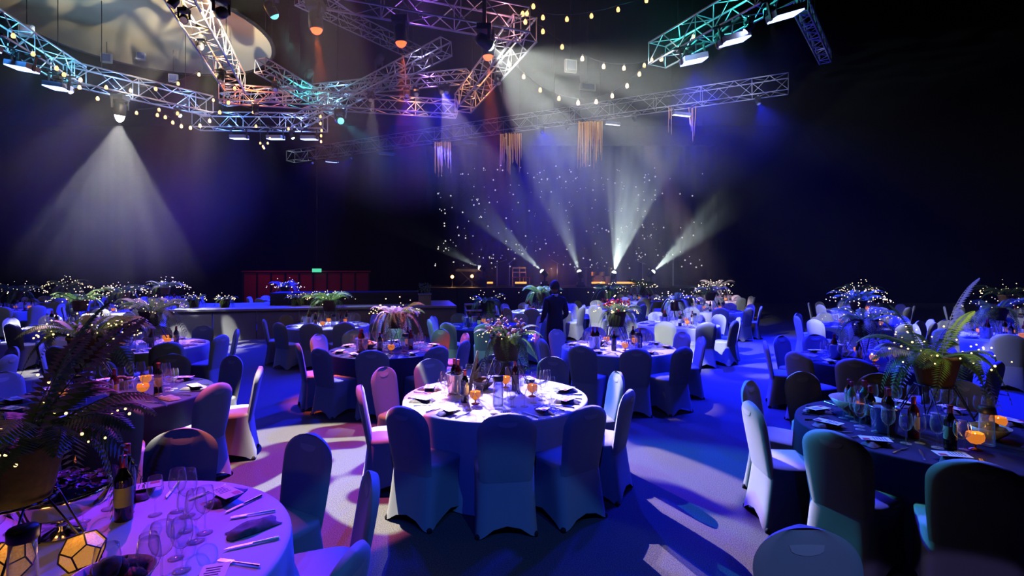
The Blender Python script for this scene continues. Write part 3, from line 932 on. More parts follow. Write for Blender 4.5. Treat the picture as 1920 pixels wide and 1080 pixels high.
b = MB(); b.tube([(0, -0.11, 0.006), (0, 0.0, 0.006)], [0.0065, 0.005], 6)
b.add([(-0.008, 0, 0.005), (0.009, 0, 0.005), (0.008, 0.09, 0.005), (-0.006, 0.115, 0.005), (-0.008, 0, 0.0075), (0.009, 0, 0.0075), (0.008, 0.09, 0.0075), (-0.006, 0.115, 0.0075)],
      [(3, 2, 1, 0), (4, 5, 6, 7), (0, 1, 5, 4), (1, 2, 6, 5), (2, 3, 7, 6), (3, 0, 4, 7)])
KNIFE = b.mesh('knife', 'steel')

# bottles
BOT = [(0, 0), (0.036, 0), (0.0375, 0.006), (0.0375, 0.19), (0.034, 0.208), (0.018, 0.235), (0.0145, 0.25), (0.0142, 0.29), (0.016, 0.292), (0.016, 0.302), (0, 0.302)]
BOT_ME = {m_: MB().lathe(BOT, 18).mesh('bottle_body', m_, True) for m_ in ('bottle_glass', 'bottle_red', 'bottle_blue')}
LAB_ME = MB().lathe([(0.0379, 0.07), (0.0382, 0.072), (0.0382, 0.158), (0.0379, 0.16)], 18).mesh('label', 'paper_label', True)
FOIL_ME = MB().lathe([(0.0160, 0.25), (0.0156, 0.29), (0.0170, 0.292), (0.0170, 0.304), (0, 0.305)], 14).mesh('foil_cap', 'foil', True)
def bottle(x, y, z, label, group, m_='bottle_glass', tilt=0.0, s=1.0, rz=0.0):
    r = thing('wine_bottle', label, 'bottle', (x, y, z), 0, group, scale=s)
    r.rotation_euler = (tilt, 0, rz)
    obj('bottle_body', BOT_ME[m_], r); obj('label', LAB_ME, r); obj('foil_cap', FOIL_ME, r)
    return r
BUCK = MB().lathe([(0, 0.0), (0.075, 0.0), (0.080, 0.01), (0.098, 0.185), (0.106, 0.192), (0.106, 0.2), (0.098, 0.2), (0.092, 0.186), (0.076, 0.02), (0, 0.018)], 28).mesh('bucket_body', 'steel', True)
b = MB()
for s_ in (-1, 1):
    b.tube([(s_ * 0.100, -0.03, 0.15), (s_ * 0.125, -0.025, 0.15), (s_ * 0.125, 0.025, 0.15), (s_ * 0.100, 0.03, 0.15)], 0.006, 6)
BUCK_H = b.mesh('handle', 'steel', True)
CAR_B = MB().lathe([(0, 0.0), (0.045, 0.0), (0.048, 0.008), (0.045, 0.12), (0.041, 0.23), (0.039, 0.23), (0.042, 0.12), (0.044, 0.012), (0, 0.01)], 18).mesh('carafe_body', 'carafe_glass', True)
CAR_L = MB().lathe([(0, 0.225), (0.043, 0.225), (0.048, 0.232), (0.048, 0.268), (0.044, 0.274), (0, 0.276)], 18).mesh('lid', 'black_metal', True)
BOWL = MB().lathe([(0, 0.0), (0.05, 0.0), (0.055, 0.008), (0.10, 0.045), (0.125, 0.085), (0.121, 0.085), (0.096, 0.05), (0.05, 0.016), (0, 0.013)], 24).mesh('bread_bowl', 'porcelain', True)
def roll_mesh(seed):
    rnd = random.Random(seed); m = MB()
    m.lathe([(0.042 * math.sin(PI * i / 6) * (1 + 0.08 * rnd.uniform(-1, 1)), -0.026 * math.cos(PI * i / 6)) for i in range(7)], 10)
    m.v = [(x * 1.35, y, z + 0.005 * math.sin(30 * x)) for x, y, z in m.v]
    return m.mesh('bread_roll', 'bread', True)
ROLLS = [roll_mesh(i) for i in range(3)]

# faceted candle holders
def ico(r, sub=1):
    bm_ = bmesh.new(); bmesh.ops.create_icosphere(bm_, subdivisions=sub, radius=r); return bm_
def bm_to(bm_, name, m_, smooth=False):
    me = bpy.data.meshes.new(name); bm_.to_mesh(me); bm_.free(); me.materials.append(MATS[m_])
    if smooth: me.polygons.foreach_set('use_smooth', [True] * len(me.polygons))
    return me
bm_ = ico(0.055, 2); bmesh.ops.delete(bm_, geom=[v for v in bm_.verts if v.co.z > 0.043], context='VERTS')
VOT = bm_to(bm_, 'faceted_bowl', 'amber_glass')
VOT_S = MB().lathe([(0, 0), (0.04, 0), (0.04, 0.004), (0.008, 0.012), (0.007, 0.03), (0.02, 0.042)], 12).mesh('foot', 'copper', True)
VOT_F = MB().lathe([(0, 0), (0.007, 0.008), (0.005, 0.018), (0, 0.03)], 8).mesh('flame', 'flame', True)
VOT_C = MB().lathe([(0, 0), (0.018, 0), (0.018, 0.02), (0, 0.02)], 10).mesh('candle', 'porcelain', True)
def votive(x, y, label, group, light=0.0, s=1.0):
    r = thing('candle_holder', label, 'candle holder', (x, y, ZTAB), random.uniform(0, 6), group, scale=s)
    obj('faceted_bowl', VOT, r, (0, 0, 0.09)); obj('foot', VOT_S, r); c_ = obj('candle', VOT_C, r, (0, 0, 0.045)); obj('flame', VOT_F, c_, (0, 0, 0.04))
    if light: point((x, y, ZTAB + 0.16 * s), AMBER, light, 0.03)
    return r
def dodeca():
    g = (1 + 5 ** 0.5) / 2
    V_ = [Vector(p) for p in [(a, b_, c) for a in (-1, 1) for b_ in (-1, 1) for c in (-1, 1)]]
    V_ += [Vector((0, a / g, b_ * g)) for a in (-1, 1) for b_ in (-1, 1)]
    V_ += [Vector((a / g, b_ * g, 0)) for a in (-1, 1) for b_ in (-1, 1)]
    V_ += [Vector((a * g, 0, b_ / g)) for a in (-1, 1) for b_ in (-1, 1)]
    q = Vector((0, 1, g)).normalized().rotation_difference(Vector((0, 0, 1)))
    V_ = [q @ v for v in V_]
    zm = min(v.z for v in V_)
    V_ = [(v - Vector((0, 0, zm))) * 0.047 for v in V_]
    E = [(i, j) for i in range(20) for j in range(i + 1, 20) if abs((V_[i] - V_[j]).length - 0.047 * 2 / g) < 1e-3]
    return V_, E
DV, DE = dodeca()
b = MB()
for i, j in DE: b.tube([DV[i], DV[j]], 0.0032, 5)
DFRAME = b.mesh('lantern_frame', 'black_metal')
bm_ = bmesh.new()
for v in DV: bm_.verts.new(Vector((v.x * 0.97, v.y * 0.97, 0.003 + v.z * 0.965)))
bmesh.ops.convex_hull(bm_, input=bm_.verts)
DGLASS = bm_to(bm_, 'textured_glass', 'lantern_glass')
def lantern(x, y, label, light):
    r = thing('geometric_lantern', label, 'lantern', (x, y, ZTAB), random.uniform(0, 1), 'geometric candle lanterns')
    obj('lantern_frame', DFRAME, r); obj('textured_glass', DGLASS, r)
    point((x, y, ZTAB + 0.17), AMBER, light, 0.04)
    return r

# ------------------------------------------------------------------ ferns
def frond_mesh(name, m_, arch, droop, n=26, wid=0.17, seed=0):
    rnd = random.Random(seed); m = MB()
    def rp(t):
        return Vector((t * (0.92 - 0.25 * droop * t), 0.03 * math.sin(3 * t + seed), arch * t - droop * t * t))
    for i in range(n):
        t = 0.10 + 0.90 * i / (n - 1)
        p = rp(t); tan = (rp(min(1, t + 0.02)) - rp(t - 0.02)).normalized()
        sd = Vector((0, 1, 0)); nrm = tan.cross(sd)
        l = wid * (math.sin(PI * (0.10 + 0.86 * t)) ** 0.75) * rnd.uniform(0.85, 1.1) + 0.01
        wd = 0.017
        for k in (-1, 1):
            d = (sd * k + tan * 0.35 - nrm * (-0.12) * (-1) + Vector((0, 0, -0.18))).normalized()
            a = p; tip = p + d * l
            mid = p + d * (l * 0.45)
            m.add([a, mid - tan * wd, tip, mid + tan * wd + Vector((0, 0, 0.006))], [(0, 1, 2), (0, 2, 3)])
    m.tube([rp(i / 10) for i in range(11)], [0.006 - 0.0045 * i / 10 for i in range(11)], 4, cap=False)
    return m.mesh(name, m_)
FR = {}
for m_, key in (('fern_green', 'g'), ('fern_dark', 'd'), ('fern_silver', 's')):
    FR[key] = [frond_mesh('frond', m_, 0.95, 0.75, seed=1), frond_mesh('frond', m_, 0.75, 1.25, seed=2), frond_mesh('frond', m_, 0.45, 1.35, seed=3),
               frond_mesh('frond', m_, 1.35, 0.6, wid=0.14, seed=4)]
POT = MB().lathe([(0, 0.0), (0.115, 0.0), (0.165, 0.22), (0.175, 0.225), (0.175, 0.25), (0.16, 0.25), (0.155, 0.22), (0, 0.215)], 20)
POT_ME = {'terracotta': POT.mesh('pot', 'terracotta', True), 'wicker': POT.mesh('pot', 'wicker', True)}
SOIL_ME = MB().lathe([(0, 0.228), (0.157, 0.224)], 16).mesh('soil', 'soil')
def hairpin_mesh():
    m = MB(); m.tube([(0.12, -0.06, 0.31), (0.27, -0.006, 0.004), (0.278, 0.0, 0.003), (0.27, 0.006, 0.004), (0.12, 0.06, 0.31)], 0.0045, 6)
    return m.mesh('hairpin_leg', 'black_metal', True)
HAIR = hairpin_mesh()
b = MB()
for k in range(20):
    a0, a1 = k * PI / 10, (k + 1) * PI / 10
    b.tube([(0.132 * math.cos(a0), 0.132 * math.sin(a0), 0.31), (0.132 * math.cos(a1), 0.132 * math.sin(a1), 0.31)], 0.006, 5)
RING = b.mesh('ring', 'black_metal', True)

def strewn_bulbs(n, rad, r_, rnd, zc=0.0, zs=0.28, m_='fairy_bulb', nb=6):
    m = MB()
    for i in range(n):
        a = rnd.uniform(0, 2 * PI); q = rad * math.sqrt(rnd.uniform(0.02, 1)); h = zc + zs * (0.9 - (q / rad) ** 1.6 * 1.1) * rnd.uniform(0.3, 1.1)
        m.ball((q * math.cos(a), q * math.sin(a), h), r_ * rnd.uniform(0.7, 1.25), nb, 4)
    return m.mesh('fairy_lights', m_, True)

def fern(x, y, z, label, nf, key, size, pot='terracotta', bulbs=40, bulb_r=0.006, seed=0, bm='fairy_bulb', parts=True, stand=True, glow=0.0, group='fern centrepieces', rz0=0.0, flowers=None, bulb_rad=0.75, kinds=(0, 0, 1, 1, 2, 2)):
    rnd = random.Random(seed)
    r = thing('potted_fern', label, 'potted fern', (x, y, z), rz0, group)
    zp = 0.0
    if stand:
        zp = 0.31
        obj('ring', RING, r)
        for k in range(4): obj('hairpin_leg', HAIR, r, rot=(0, 0, k * PI / 2 + 0.5))
    zf = zp + 0.24
    p_ = obj('pot', POT_ME[pot], r, (0, 0, zp)); obj('soil', SOIL_ME, p_)
    Ms = []
    for i in range(nf):
        az = i * 2.39996 + rnd.uniform(-0.3, 0.3)
        kk = rnd.choice((0, 0, 1) if stand and size > 0.64 else kinds)
        s = size * rnd.uniform(0.72, 1.12)
        up = rnd.uniform(-0.15, 0.12 if size > 0.64 else 0.3) if kk != 3 else -rnd.uniform(0.2, 0.6)
        M = Matrix.Translation((0.05 * math.cos(az), 0.05 * math.sin(az), zf - 0.03)) @ Matrix.Rotation(az, 4, 'Z') @ Matrix.Rotation(up, 4, 'Y') @ Matrix.Rotation(rnd.uniform(-0.4, 0.4), 4, 'X') @ Matrix.Diagonal((s, s * rnd.uniform(0.8, 1.1), s, 1))
        kf = rnd.choice(key)
        Ms.append((kk, kf, M))
    if parts:
        for kk, kf, M in Ms: obj('frond', FR[kf][kk], r, M=M)
    else:
        m = MB(); mi = {'g': 0, 'd': 1, 's': 2}
        for kk, kf, M in Ms:
            me = FR[kf][kk]
            m.add([M @ v.co for v in me.vertices], [tuple(f.vertices) for f in me.polygons], mi[kf])
        o = obj('fronds', m.mesh('fronds', ['fern_green', 'fern_dark', 'fern_silver']), r); o['kind'] = 'stuff'
    if flowers:
        m = MB()
        for i in range(flowers[1]):
            a = rnd.uniform(0, 6.28); q = size * 0.5 * math.sqrt(rnd.random())
            m.ball((q * math.cos(a), q * math.sin(a), zf + size * rnd.uniform(0.05, 0.4)), rnd.uniform(0.012, 0.024), 6, 3)
        o = obj('flowers', m.mesh('flowers', flowers[0], True), r); o['kind'] = 'stuff'
    if bulbs:
        o = obj('fairy_lights', strewn_bulbs(bulbs, size * bulb_rad, bulb_r, rnd, zf + 0.02, size * 0.55, bm), r); o['kind'] = 'stuff'
    if glow:
        point((x - 0.1, y - 0.35, z + zf + 0.42 * size), (1.0, 0.80, 0.40), glow, 0.10)
    return r
# ------------------------------------------------------------------ setting the tables
glass_left = 285
rest_glasses = MB()
def add_rest(mb, me, M):
    mb.add([M @ v.co for v in me.vertices], [tuple(f.vertices) for f in me.polygons])
order = sorted(TABLES, key=lambda k: TABLES[k]['p'].length)
for rank, k in enumerate(order):
    t = TABLES[k]; c = t['p']; ph = t['ph']; r = t['r']
    rnd = random.Random(100 + rank)
    near = c.y < 9.2
    close = k in ('1', '2', '3')
    for a in (t['ang'] if k != '2' else [-28, -10, 26, 62, 103, 140, 175, 210]):
        ca, sa = math.cos(R(a)), math.sin(R(a))
        def P(rad, off):
            return c.x + rad * ca - off * sa, c.y + rad * sa + off * ca
        rz = R(a)
        x, y = P(r - 0.17, 0.0)
        if y > 0.7:
            tag(obj('napkin', NAPS[rnd.randrange(4)], None, (x, y, ZTAB), (0, 0, rz + rnd.uniform(-0.5, 0.5))), 'grey folded napkin at a place setting on ' + ph, 'napkin', 'napkins on ' + ph)
        if near:
            if rnd.random() < 0.75:
                cd = thing('menu_card', 'white printed menu card lying on a napkin on ' + ph, 'menu card', (x, y, ZTAB + 0.036), rz + rnd.uniform(-0.9, 0.9), 'menu cards on ' + ph)
                obj('card', CARD, cd); obj('printed_block', CARD_RED, cd); obj('printed_lines', CARD_TXT, cd)
            for nm, me, off in (('fork', FORK, 0.155), ('knife', KNIFE, -0.155)):
                x, y = P(r - 0.17, off)
                tag(obj(nm, me, None, (x, y, ZTAB), (0, 0, rz + PI / 2 + rnd.uniform(-0.08, 0.08))), 'steel %s beside a napkin on %s' % (nm, ph), nm, '%ss on %s' % (nm, ph))
        gl = ((0.36, 0.08, 1.0), (0.40, -0.02, 1.08), (0.46, 0.13, 0.9)) if near else ((0.38, 0.06, 1.0), (0.42, -0.05, 1.05))
        for (dr, off, s) in gl:
            x, y = P(r - dr + rnd.uniform(-0.02, 0.02), off + rnd.uniform(-0.02, 0.02))
            if y < 0.7: continue
            if glass_left > 0:
                wine_glass(x, y, 'stemmed wine glass on ' + ph, 'wine glasses on ' + ph, close, s); glass_left -= 1
            else:
                add_rest(rest_glasses, G_ALL, Matrix.Translation((x, y, ZTAB)) @ Matrix.Diagonal((s * 1.1, s * 1.1, s, 1)))
    # bottles, bucket, carafe, candles, bread
    ra = {'1': 165, '3': 190, '2': 20, '4': 200, '5': 215}.get(k, rnd.uniform(150, 240))
    def Q(rad, deg): return c.x + rad * math.cos(R(deg)), c.y + rad * math.sin(R(deg))
    if k != '2':
        x, y = Q(0.42, ra)
        bk = thing('ice_bucket', 'steel ice bucket holding bottles on ' + ph, 'ice bucket', (x, y, ZTAB), rnd.uniform(0, 3), 'ice buckets')
        obj('bucket_body', BUCK, bk); obj('handle', BUCK_H, bk)
        for j in range(2):
            a = rnd.uniform(0, 6.28)
            bottle(x + 0.035 * math.cos(a + j * PI), y + 0.035 * math.sin(a + j * PI), ZTAB + 0.035, 'bottle standing in the ice bucket on ' + ph, 'bottles in the ice bucket on ' + ph,
                   ('bottle_glass', 'bottle_red')[j])
        bots = [(0.36, ra + 48, 'bottle_glass'), (0.34, ra + 150, 'bottle_red'), (0.44, ra + 205, 'bottle_glass')]
        if k == '3': bots = [(0.50, 243, 'bottle_glass'), (0.36, 215, 'bottle_red'), (0.40, 160, 'bottle_glass'), (0.44, 130, 'bottle_blue')]
        if k == '1': bots = [(0.38, 222, 'bottle_glass'), (0.30, 50, 'bottle_red'), (0.42, 120, 'bottle_glass')]
        for (q, dg, m_) in bots:
            x, y = Q(q, dg)
            lb = {'bottle_glass': 'dark wine bottle standing on ', 'bottle_red': 'reddish wine bottle standing on ', 'bottle_blue': 'pale blue bottle standing on '}[m_]
            bottle(x, y, ZTAB, lb + ph, lb.split(' standing')[0] + 's on ' + ph, m_, rz=rnd.uniform(0, 6))
        x, y = Q(0.38, ra + 110 if k != '3' else 285)
        cf = thing('water_carafe', 'clear water carafe with black lid on ' + ph, 'carafe', (x, y, ZTAB), 0, 'water carafes')
        obj('carafe_body', CAR_B, cf); obj('lid', CAR_L, cf)
        for j, dg in enumerate((ra + 75, ra + 190, ra + 270) if k != '3' else (262, 130, 350)):
            x, y = Q(0.36 if k != '3' else 0.46, dg)
            votive(x, y, 'glowing amber faceted candle holder on ' + ph, 'amber candle holders on ' + ph, (0.5 if k in ('1', '3') and j < 1 else 0.0))
        if near:
            x, y = Q(0.34, ra + 310) if k != '3' else Q(0.34, 320)
            tag(obj('bread_bowl', BOWL, None, (x, y, ZTAB)), 'white porcelain bread bowl on ' + ph, 'bowl', 'bread bowls')
            for j in range(5):
                a = j * 1.256; q = 0.058 if j else 0
                tag(obj('bread_roll', ROLLS[j % 3], None, (x + q * math.cos(a), y + q * math.sin(a), ZTAB + (0.072 if j else 0.098)), (0.1 * j, 0.15, a)), 'brown bread roll in the bowl on ' + ph, 'bread roll', 'bread rolls on ' + ph)
if rest_glasses.v:
    tag(obj('distant_glasses', rest_glasses.mesh('distant_glasses', 'clear_glass', True)), 'crowds of small wine glasses on the distant tables', 'glasses', kind='stuff')

# a wide pale bowl of bottles on the navy table
c = TABLES['3']['p']; xw, yw = c.x - 0.30, c.y + 0.40
tag(obj('drinks_bowl', BOWL, None, (xw, yw, ZTAB), scale=(1.7, 1.7, 1.6)), 'wide pale bowl of bottles at the back of the navy table', 'bowl')
for j in range(4):
    a = j * 1.57 + 0.4
    bottle(xw + 0.075 * math.cos(a), yw + 0.075 * math.sin(a), ZTAB + 0.03, 'bottle leaning in the wide pale bowl on the navy table', 'bottles in the wide pale bowl', ('bottle_red', 'bottle_glass', 'bottle_blue', 'bottle_glass')[j], s=0.85)
# things only the purple foreground table has
ph = TABLES['2']['ph']
for (x, y, s) in ((at(232, 955, 2.55).x, 2.55, 1.05), (at(238, 955, 2.72).x, 2.72, 1.05)):
    bottle(x, y, ZTAB, 'tall dark wine bottle on ' + ph, 'wine bottles on ' + ph, 'bottle_glass', s=s, rz=2.2)
br = thing('footed_bowl', 'shiny footed silver bowl of dark flowers on ' + ph, 'bowl', (-2.13, 2.42, ZTAB))
b = MB(); b.lathe([(0, 0), (0.09, 0), (0.095, 0.008), (0.03, 0.03), (0.028, 0.06), (0.10, 0.085), (0.165, 0.13), (0.19, 0.19), (0.194, 0.21), (0.186, 0.21), (0.158, 0.135), (0, 0.10)], 32)
obj('bowl_body', b.mesh('bowl_body', 'silver_bowl', True), br)
rnd = random.Random(5); b = MB()
for i in range(46):
    a = rnd.uniform(0, 6.28); q = 0.18 * math.sqrt(rnd.random())
    cc = Vector((q * math.cos(a), q * math.sin(a), 0.20 + 0.06 * (1 - q / 0.18) + rnd.uniform(0, 0.03)))
    for k in range(5):
        d = Vector((math.cos(k * 1.256 + a), math.sin(k * 1.256 + a), 0.5)) * 0.026
        e = d.cross(Vector((0, 0, 1))) * 0.5
        b.add([cc, cc + d * 0.6 + e, cc + d, cc + d * 0.6 - e], [(0, 1, 2, 3)], i % 2)
o = obj('flowers', b.mesh('flowers', ['fern_dark', 'flower_blue']), br); o['kind'] = 'stuff'
for (x, y, pw, lb) in ((at(170, 1022, 2.16).x, 2.12, 0.5, 'pentagon faced glowing lantern beside the dark bottles'), (at(18, 1060, 2.05).x, 2.05, 0.5, 'pentagon faced glowing lantern at the bottom left corner')):
    lantern(x, y, lb, pw)
cf = thing('water_carafe', 'clear water carafe with dark lid in the bottom left corner', 'carafe', (at(52, 1065, 1.95).x, 1.93, ZTAB), 0, 'water carafes')
obj('carafe_body', CAR_B, cf); obj('lid', CAR_L, cf)
xb, yb = at(235, 1060, 2.0).x, 1.93
tag(obj('bread_bowl', BOWL, None, (xb, yb, ZTAB), scale=1.15), 'shaded bread bowl in front of the dark bottles', 'bowl', 'bread bowls')
for j in range(6):
    a = j * 1.256; q = 0.066 if j < 5 else 0
    tag(obj('bread_roll', ROLLS[j % 3], None, (xb + q * math.cos(a), yb + q * math.sin(a), ZTAB + (0.085 if j < 5 else 0.115)), (0.1 * j, 0.2, a), 1.2), 'brown bread roll in the bowl on ' + ph, 'bread roll', 'bread rolls on ' + ph)

# ------------------------------------------------------------------ fern centrepieces
def cp(k): return TABLES[k]['p']
fern(3.43, 4.15, ZTAB, 'big bright green fern in a clay pot over the navy table', 30, 'gggs', 0.60, 'terracotta', 46, 0.007, 11, parts=True, glow=3.5, rz0=0.6, kinds=(0, 0, 0, 1, 1, 2, 3))
fern(-2.02, 2.08, ZTAB, 'huge dark fern with yellow fairy lights at the left edge', 34, 'dddg', 0.60, 'wicker', 26, 0.0055, 12, parts=True, glow=0.7, kinds=(0, 0, 0, 1, 3))
fern(-4.35, 5.25, ZTAB, 'fern in a reddish pot with fairy lights on the dark table with pink settings', 32, 'ddg', 0.66, 'terracotta', 60, 0.008, 13, parts=True, glow=3.0)
fern(-0.06, 5.35, ZTAB, 'purple flowered plant in a dark basket over the nearest white centre table', 24, 'ddg', 0.42, 'wicker', 40, 0.006, 14, parts=True, glow=1.5, flowers=('flower_pink', 60))
fern(-1.86, 8.25, ZTAB, 'pale leafy fern in a pot on the dark-clothed table left of centre', 28, 'gs', 0.60, 'terracotta', 30, 0.009, 15, parts=True, glow=4.0)
fern(1.72, 8.45, ZTAB, 'upright green plant with red sprigs on the pink-lit white table', 24, 'gg', 0.50, 'wicker', 34, 0.010, 16, parts=True, glow=2.5, flowers=('card_red', 40))
# forked birch branch by the basket
br = tag(obj('birch_branch', MB().tube([(0, 0, 0), (0.02, 0, 0.14), (0.07, 0.0, 0.34), (0.085, 0.01, 0.42)], [0.022, 0.020, 0.016, 0.011], 8).tube([(0.015, 0, 0.12), (0.1, 0, 0.25), (0.14, 0.01, 0.35)], [0.012, 0.009, 0.005], 6).mesh('birch_branch', 'birch', True), None, (-0.43, 5.18, ZTAB)),
     'pale forked birch branch beside the basket plant', 'branch')
more = [('7', 'fern on the violet-lit table beside the runway, gold lights', 'gd', 0.70, 110), ('6', 'green fern on the white table before the runway', 'gg', 0.66, 24), ('9', 'fern on the navy table beside the aisle', 'gs', 0.55, 60),
        ('10', 'fern with pale bulbs on the blue table before the aisle bend', 'ds', 0.55, 60), ('11', 'fern with a chain of bulbs on the second blue aisle table', 'ds', 0.7, 70), ('12', 'silvery plant on the bright pink table far down the aisle', 's', 0.8, 30),
        ('13', 'dark fern dense with bulbs on the blue table across the aisle', 'd', 0.7, 110), ('14', 'fern dense with bulbs on the far blue table across the aisle', 'd', 0.8, 90), ('15', 'fern with bulbs on the blue table behind the big fern', 'd', 0.6, 40),
        ('16', 'fern with bulbs on the far blue table at the right edge', 'd', 0.8, 60), ('17', 'dim fern with violet flowers behind the basket plant', 'd', 0.55, 34), ('18', 'lime green fern on the brilliant white table below the stage', 'g', 0.75, 10),
        ('19', 'fern with orange bulbs on the blue table below the stage beams', 'gd', 0.7, 40), ('20', 'fern with bulbs on the teal and white table at far left', 'gd', 0.65, 60), ('21', 'fern with bulbs on the table behind the foreground fern', 'gd', 0.6, 40),
        ('23', 'fern dense with bulbs on the blue table below the white beam', 'gd', 0.8, 110), ('24', 'fern with bulbs on the blue table at the left edge', 'gd', 0.8, 60), ('25', 'fern with bulbs on the far blue table below the white beam', 'gs', 0.9, 90),
        ('26', 'fern with bulbs on the far blue table behind the runway', 'gs', 0.8, 60), ('27', 'fern with bulbs on the farthest blue table at the left', 'gs', 0.9, 80), ('29', 'fern with bulbs on the far blue table before the stage', 'ds', 0.8, 50)]
for i, (k, lb, key, sz, nb) in enumerate(more):
    c = cp(k); far = c.y
    fern(c.x, c.y + 0.1, ZTAB, lb, 22, key, sz, 'terracotta' if i % 2 else 'wicker', int(nb * 0.75), 0.00075 * far + 0.002, 40 + i, 'fairy_bulb_white', parts=False, glow=(0.4 * far if k in ('7', '18', '23', '25') else 0.0), rz0=i, bulb_rad=0.95)
# ================================================================== RUNWAY STAGE (left of centre)
pa, pb = Vector((-9.6, 14.25, 0)), Vector((-1.72, 15.9, 0))
d = pb - pa; t = d.normalized(); nn = Vector((-t.y, t.x, 0)); L = d.length
ry = thing('runway_stage', 'long low grey runway stage with a pale top edge', 'stage', pa, math.atan2(t.y, t.x))
b = MB(); b.box((L / 2, 1.4, 0.84), (L, 2.9, 0.06)); obj('deck', b.mesh('deck', 'stage_top'), ry)
n = 7
for i in range(n):
    b = MB(); b.box((L / n * (i + 0.5), 0.02, 0.405), (L / n - 0.025, 0.04, 0.81))
    obj('front_panel', b.mesh('front_panel', 'stage_grey'), ry)
b = MB(); b.box((L - 0.02, 1.4, 0.405), (0.04, 2.7, 0.81)); obj('end_panel', b.mesh('end_panel', 'stage_grey'), ry)
b = MB(); b.box((L / 2 + 0.6, 2.0, 1.06), (4.6, 1.2, 0.38))
tag(obj('stage_riser', b.box((L / 2 + 0.6, 1.32, 0.96), (4.2, 0.2, 0.18)).mesh('stage_riser', 'stage_black'), None, pa, (0, 0, math.atan2(t.y, t.x))), 'low black riser on the runway stage', 'riser')
def on_run(u, v, z=0.872): return pa + t * u + nn * v + Vector((0, 0, z))
for (u, v, lb, key, sz) in ((1.25, 0.7, 'spiky green plant at the left end of the runway stage', 'g', 0.42), (0.35, 0.9, 'dark plant with bulbs at the runway corner', 'dg', 0.5), (3.9, 0.8, 'big lit green plant in the middle of the runway stage', 'gg', 0.55), (3.2, 1.1, 'bulb-covered pale plant on the runway stage', 'gs', 0.5)):
    q = on_run(u, v)
    fern(q.x, q.y, q.z, lb, 24, key, sz, 'wicker', 30, 0.014, int(u * 10), 'fairy_bulb_white', parts=False, stand=False, glow=(4.0 if u > 3.5 or u == 1.25 else 0.0), group='plants on the runway stage')
q = on_run(7.1, 0.7)
pl = thing('planter_box', 'square blue-grey planter with a small bush at the runway end', 'planter', q, 0.2)
b = MB(); b.box((0, 0, 0.16), (0.38, 0.38, 0.32)); b.box((0, 0, 0.33), (0.42, 0.42, 0.03)); obj('box', b.mesh('box', 'stage_top'), pl)
rnd = random.Random(3); b = MB()
for i in range(90):
    c = Vector((rnd.uniform(-.2, .2), rnd.uniform(-.2, .2), 0.36 + rnd.uniform(0, .3))); e = Vector((rnd.uniform(-1, 1), rnd.uniform(-1, 1), rnd.uniform(-.5, 1))).normalized() * 0.07; f = e.orthogonal() * 0.35
    b.add([c, c + e * .5 + f, c + e, c + e * .5 - f], [(0, 1, 2, 3)])
o = obj('leaves', b.mesh('leaves', 'fern_green'), pl); o['kind'] = 'stuff'
# warm wooden steps at the runway end
st = thing('steps', 'short flight of pale wooden steps at the runway end', 'steps', (-1.45, 16.9, 0), math.atan2(t.y, t.x))
mat('step_wood', (0.45, 0.33, 0.16), 0.6)
for i in range(4):
    b = MB(); b.box((0.55, 0.18 + 0.26 * i, 0.2 * (i + 1) - 0.03), (1.1, 0.3, 0.05)); obj('tread', b.mesh('tread', 'step_wood'), st)
for sx in (0.02, 1.08):
    b = MB(); b.add([(sx - .02, 0.03, 0), (sx - .02, 1.11, 0), (sx - .02, 1.11, .74), (sx - .02, .9, .74), (sx - .02, 0.03, .14), (sx + .02, 0.03, 0), (sx + .02, 1.11, 0), (sx + .02, 1.11, .74), (sx + .02, .9, .74), (sx + .02, 0.03, .14)],
                    [(4, 3, 2, 1, 0), (5, 6, 7, 8, 9), (0, 1, 6, 5), (1, 2, 7, 6), (2, 3, 8, 7), (3, 4, 9, 8), (4, 0, 5, 9)])
    obj('side_board', b.mesh('side_board', 'step_wood'), st)

# ================================================================== RED BAR WALL, far left
YB = 24.5
xa, xb_ = at(456, 500, YB).x, at(692, 500, YB).x
bar_ = thing('bar_partition', 'low wall of dark red panels far behind the runway', 'partition', ((xa + xb_) / 2, YB, 0))
w_ = xb_ - xa; n = 9
for i in range(n):
    b = MB(); b.box((-w_ / 2 + w_ / n * (i + 0.5), 0.05, 0.95), (w_ / n - 0.06, 0.06, 1.75)); obj('panel', b.mesh('panel', 'red_panel'), bar_)
for i in range(n + 1):
    b = MB(); b.box((-w_ / 2 + w_ / n * i, 0, 0.95), (0.05, 0.12, 1.9)); obj('post', b.mesh('post', 'stage_black'), bar_)
b = MB(); b.box((0, 0, 1.9), (w_ + 0.1, 0.2, 0.06)); obj('top_rail', b.mesh('top_rail', 'red_panel'), bar_)
spot((xa + 1.2, YB - 1.6, 3.6), (xa + 1.8, YB, 1.2), (1.0, 0.05, 0.10), 32, 90, 0.8, 0.1)
spot((xa + 4.2, YB - 1.6, 3.6), (xa + 4.2, YB, 1.2), (1.0, 0.08, 0.10), 12, 90, 0.8, 0.1)
ex = thing('exit_sign', 'tiny glowing green exit sign above the red panels', 'sign', at(594, 507, 24.2))
b = MB(); b.box((0, 0, 0), (0.42, 0.06, 0.17)); obj('box', b.mesh('box', 'exit_green'), ex)
b = MB(); b.tube([(0, 0, 0.08), (0, 0, ZT - ex.location.z + 0.02)], 0.008, 5); obj('hanging_rod', b.mesh('hanging_rod', 'black_metal'), ex)

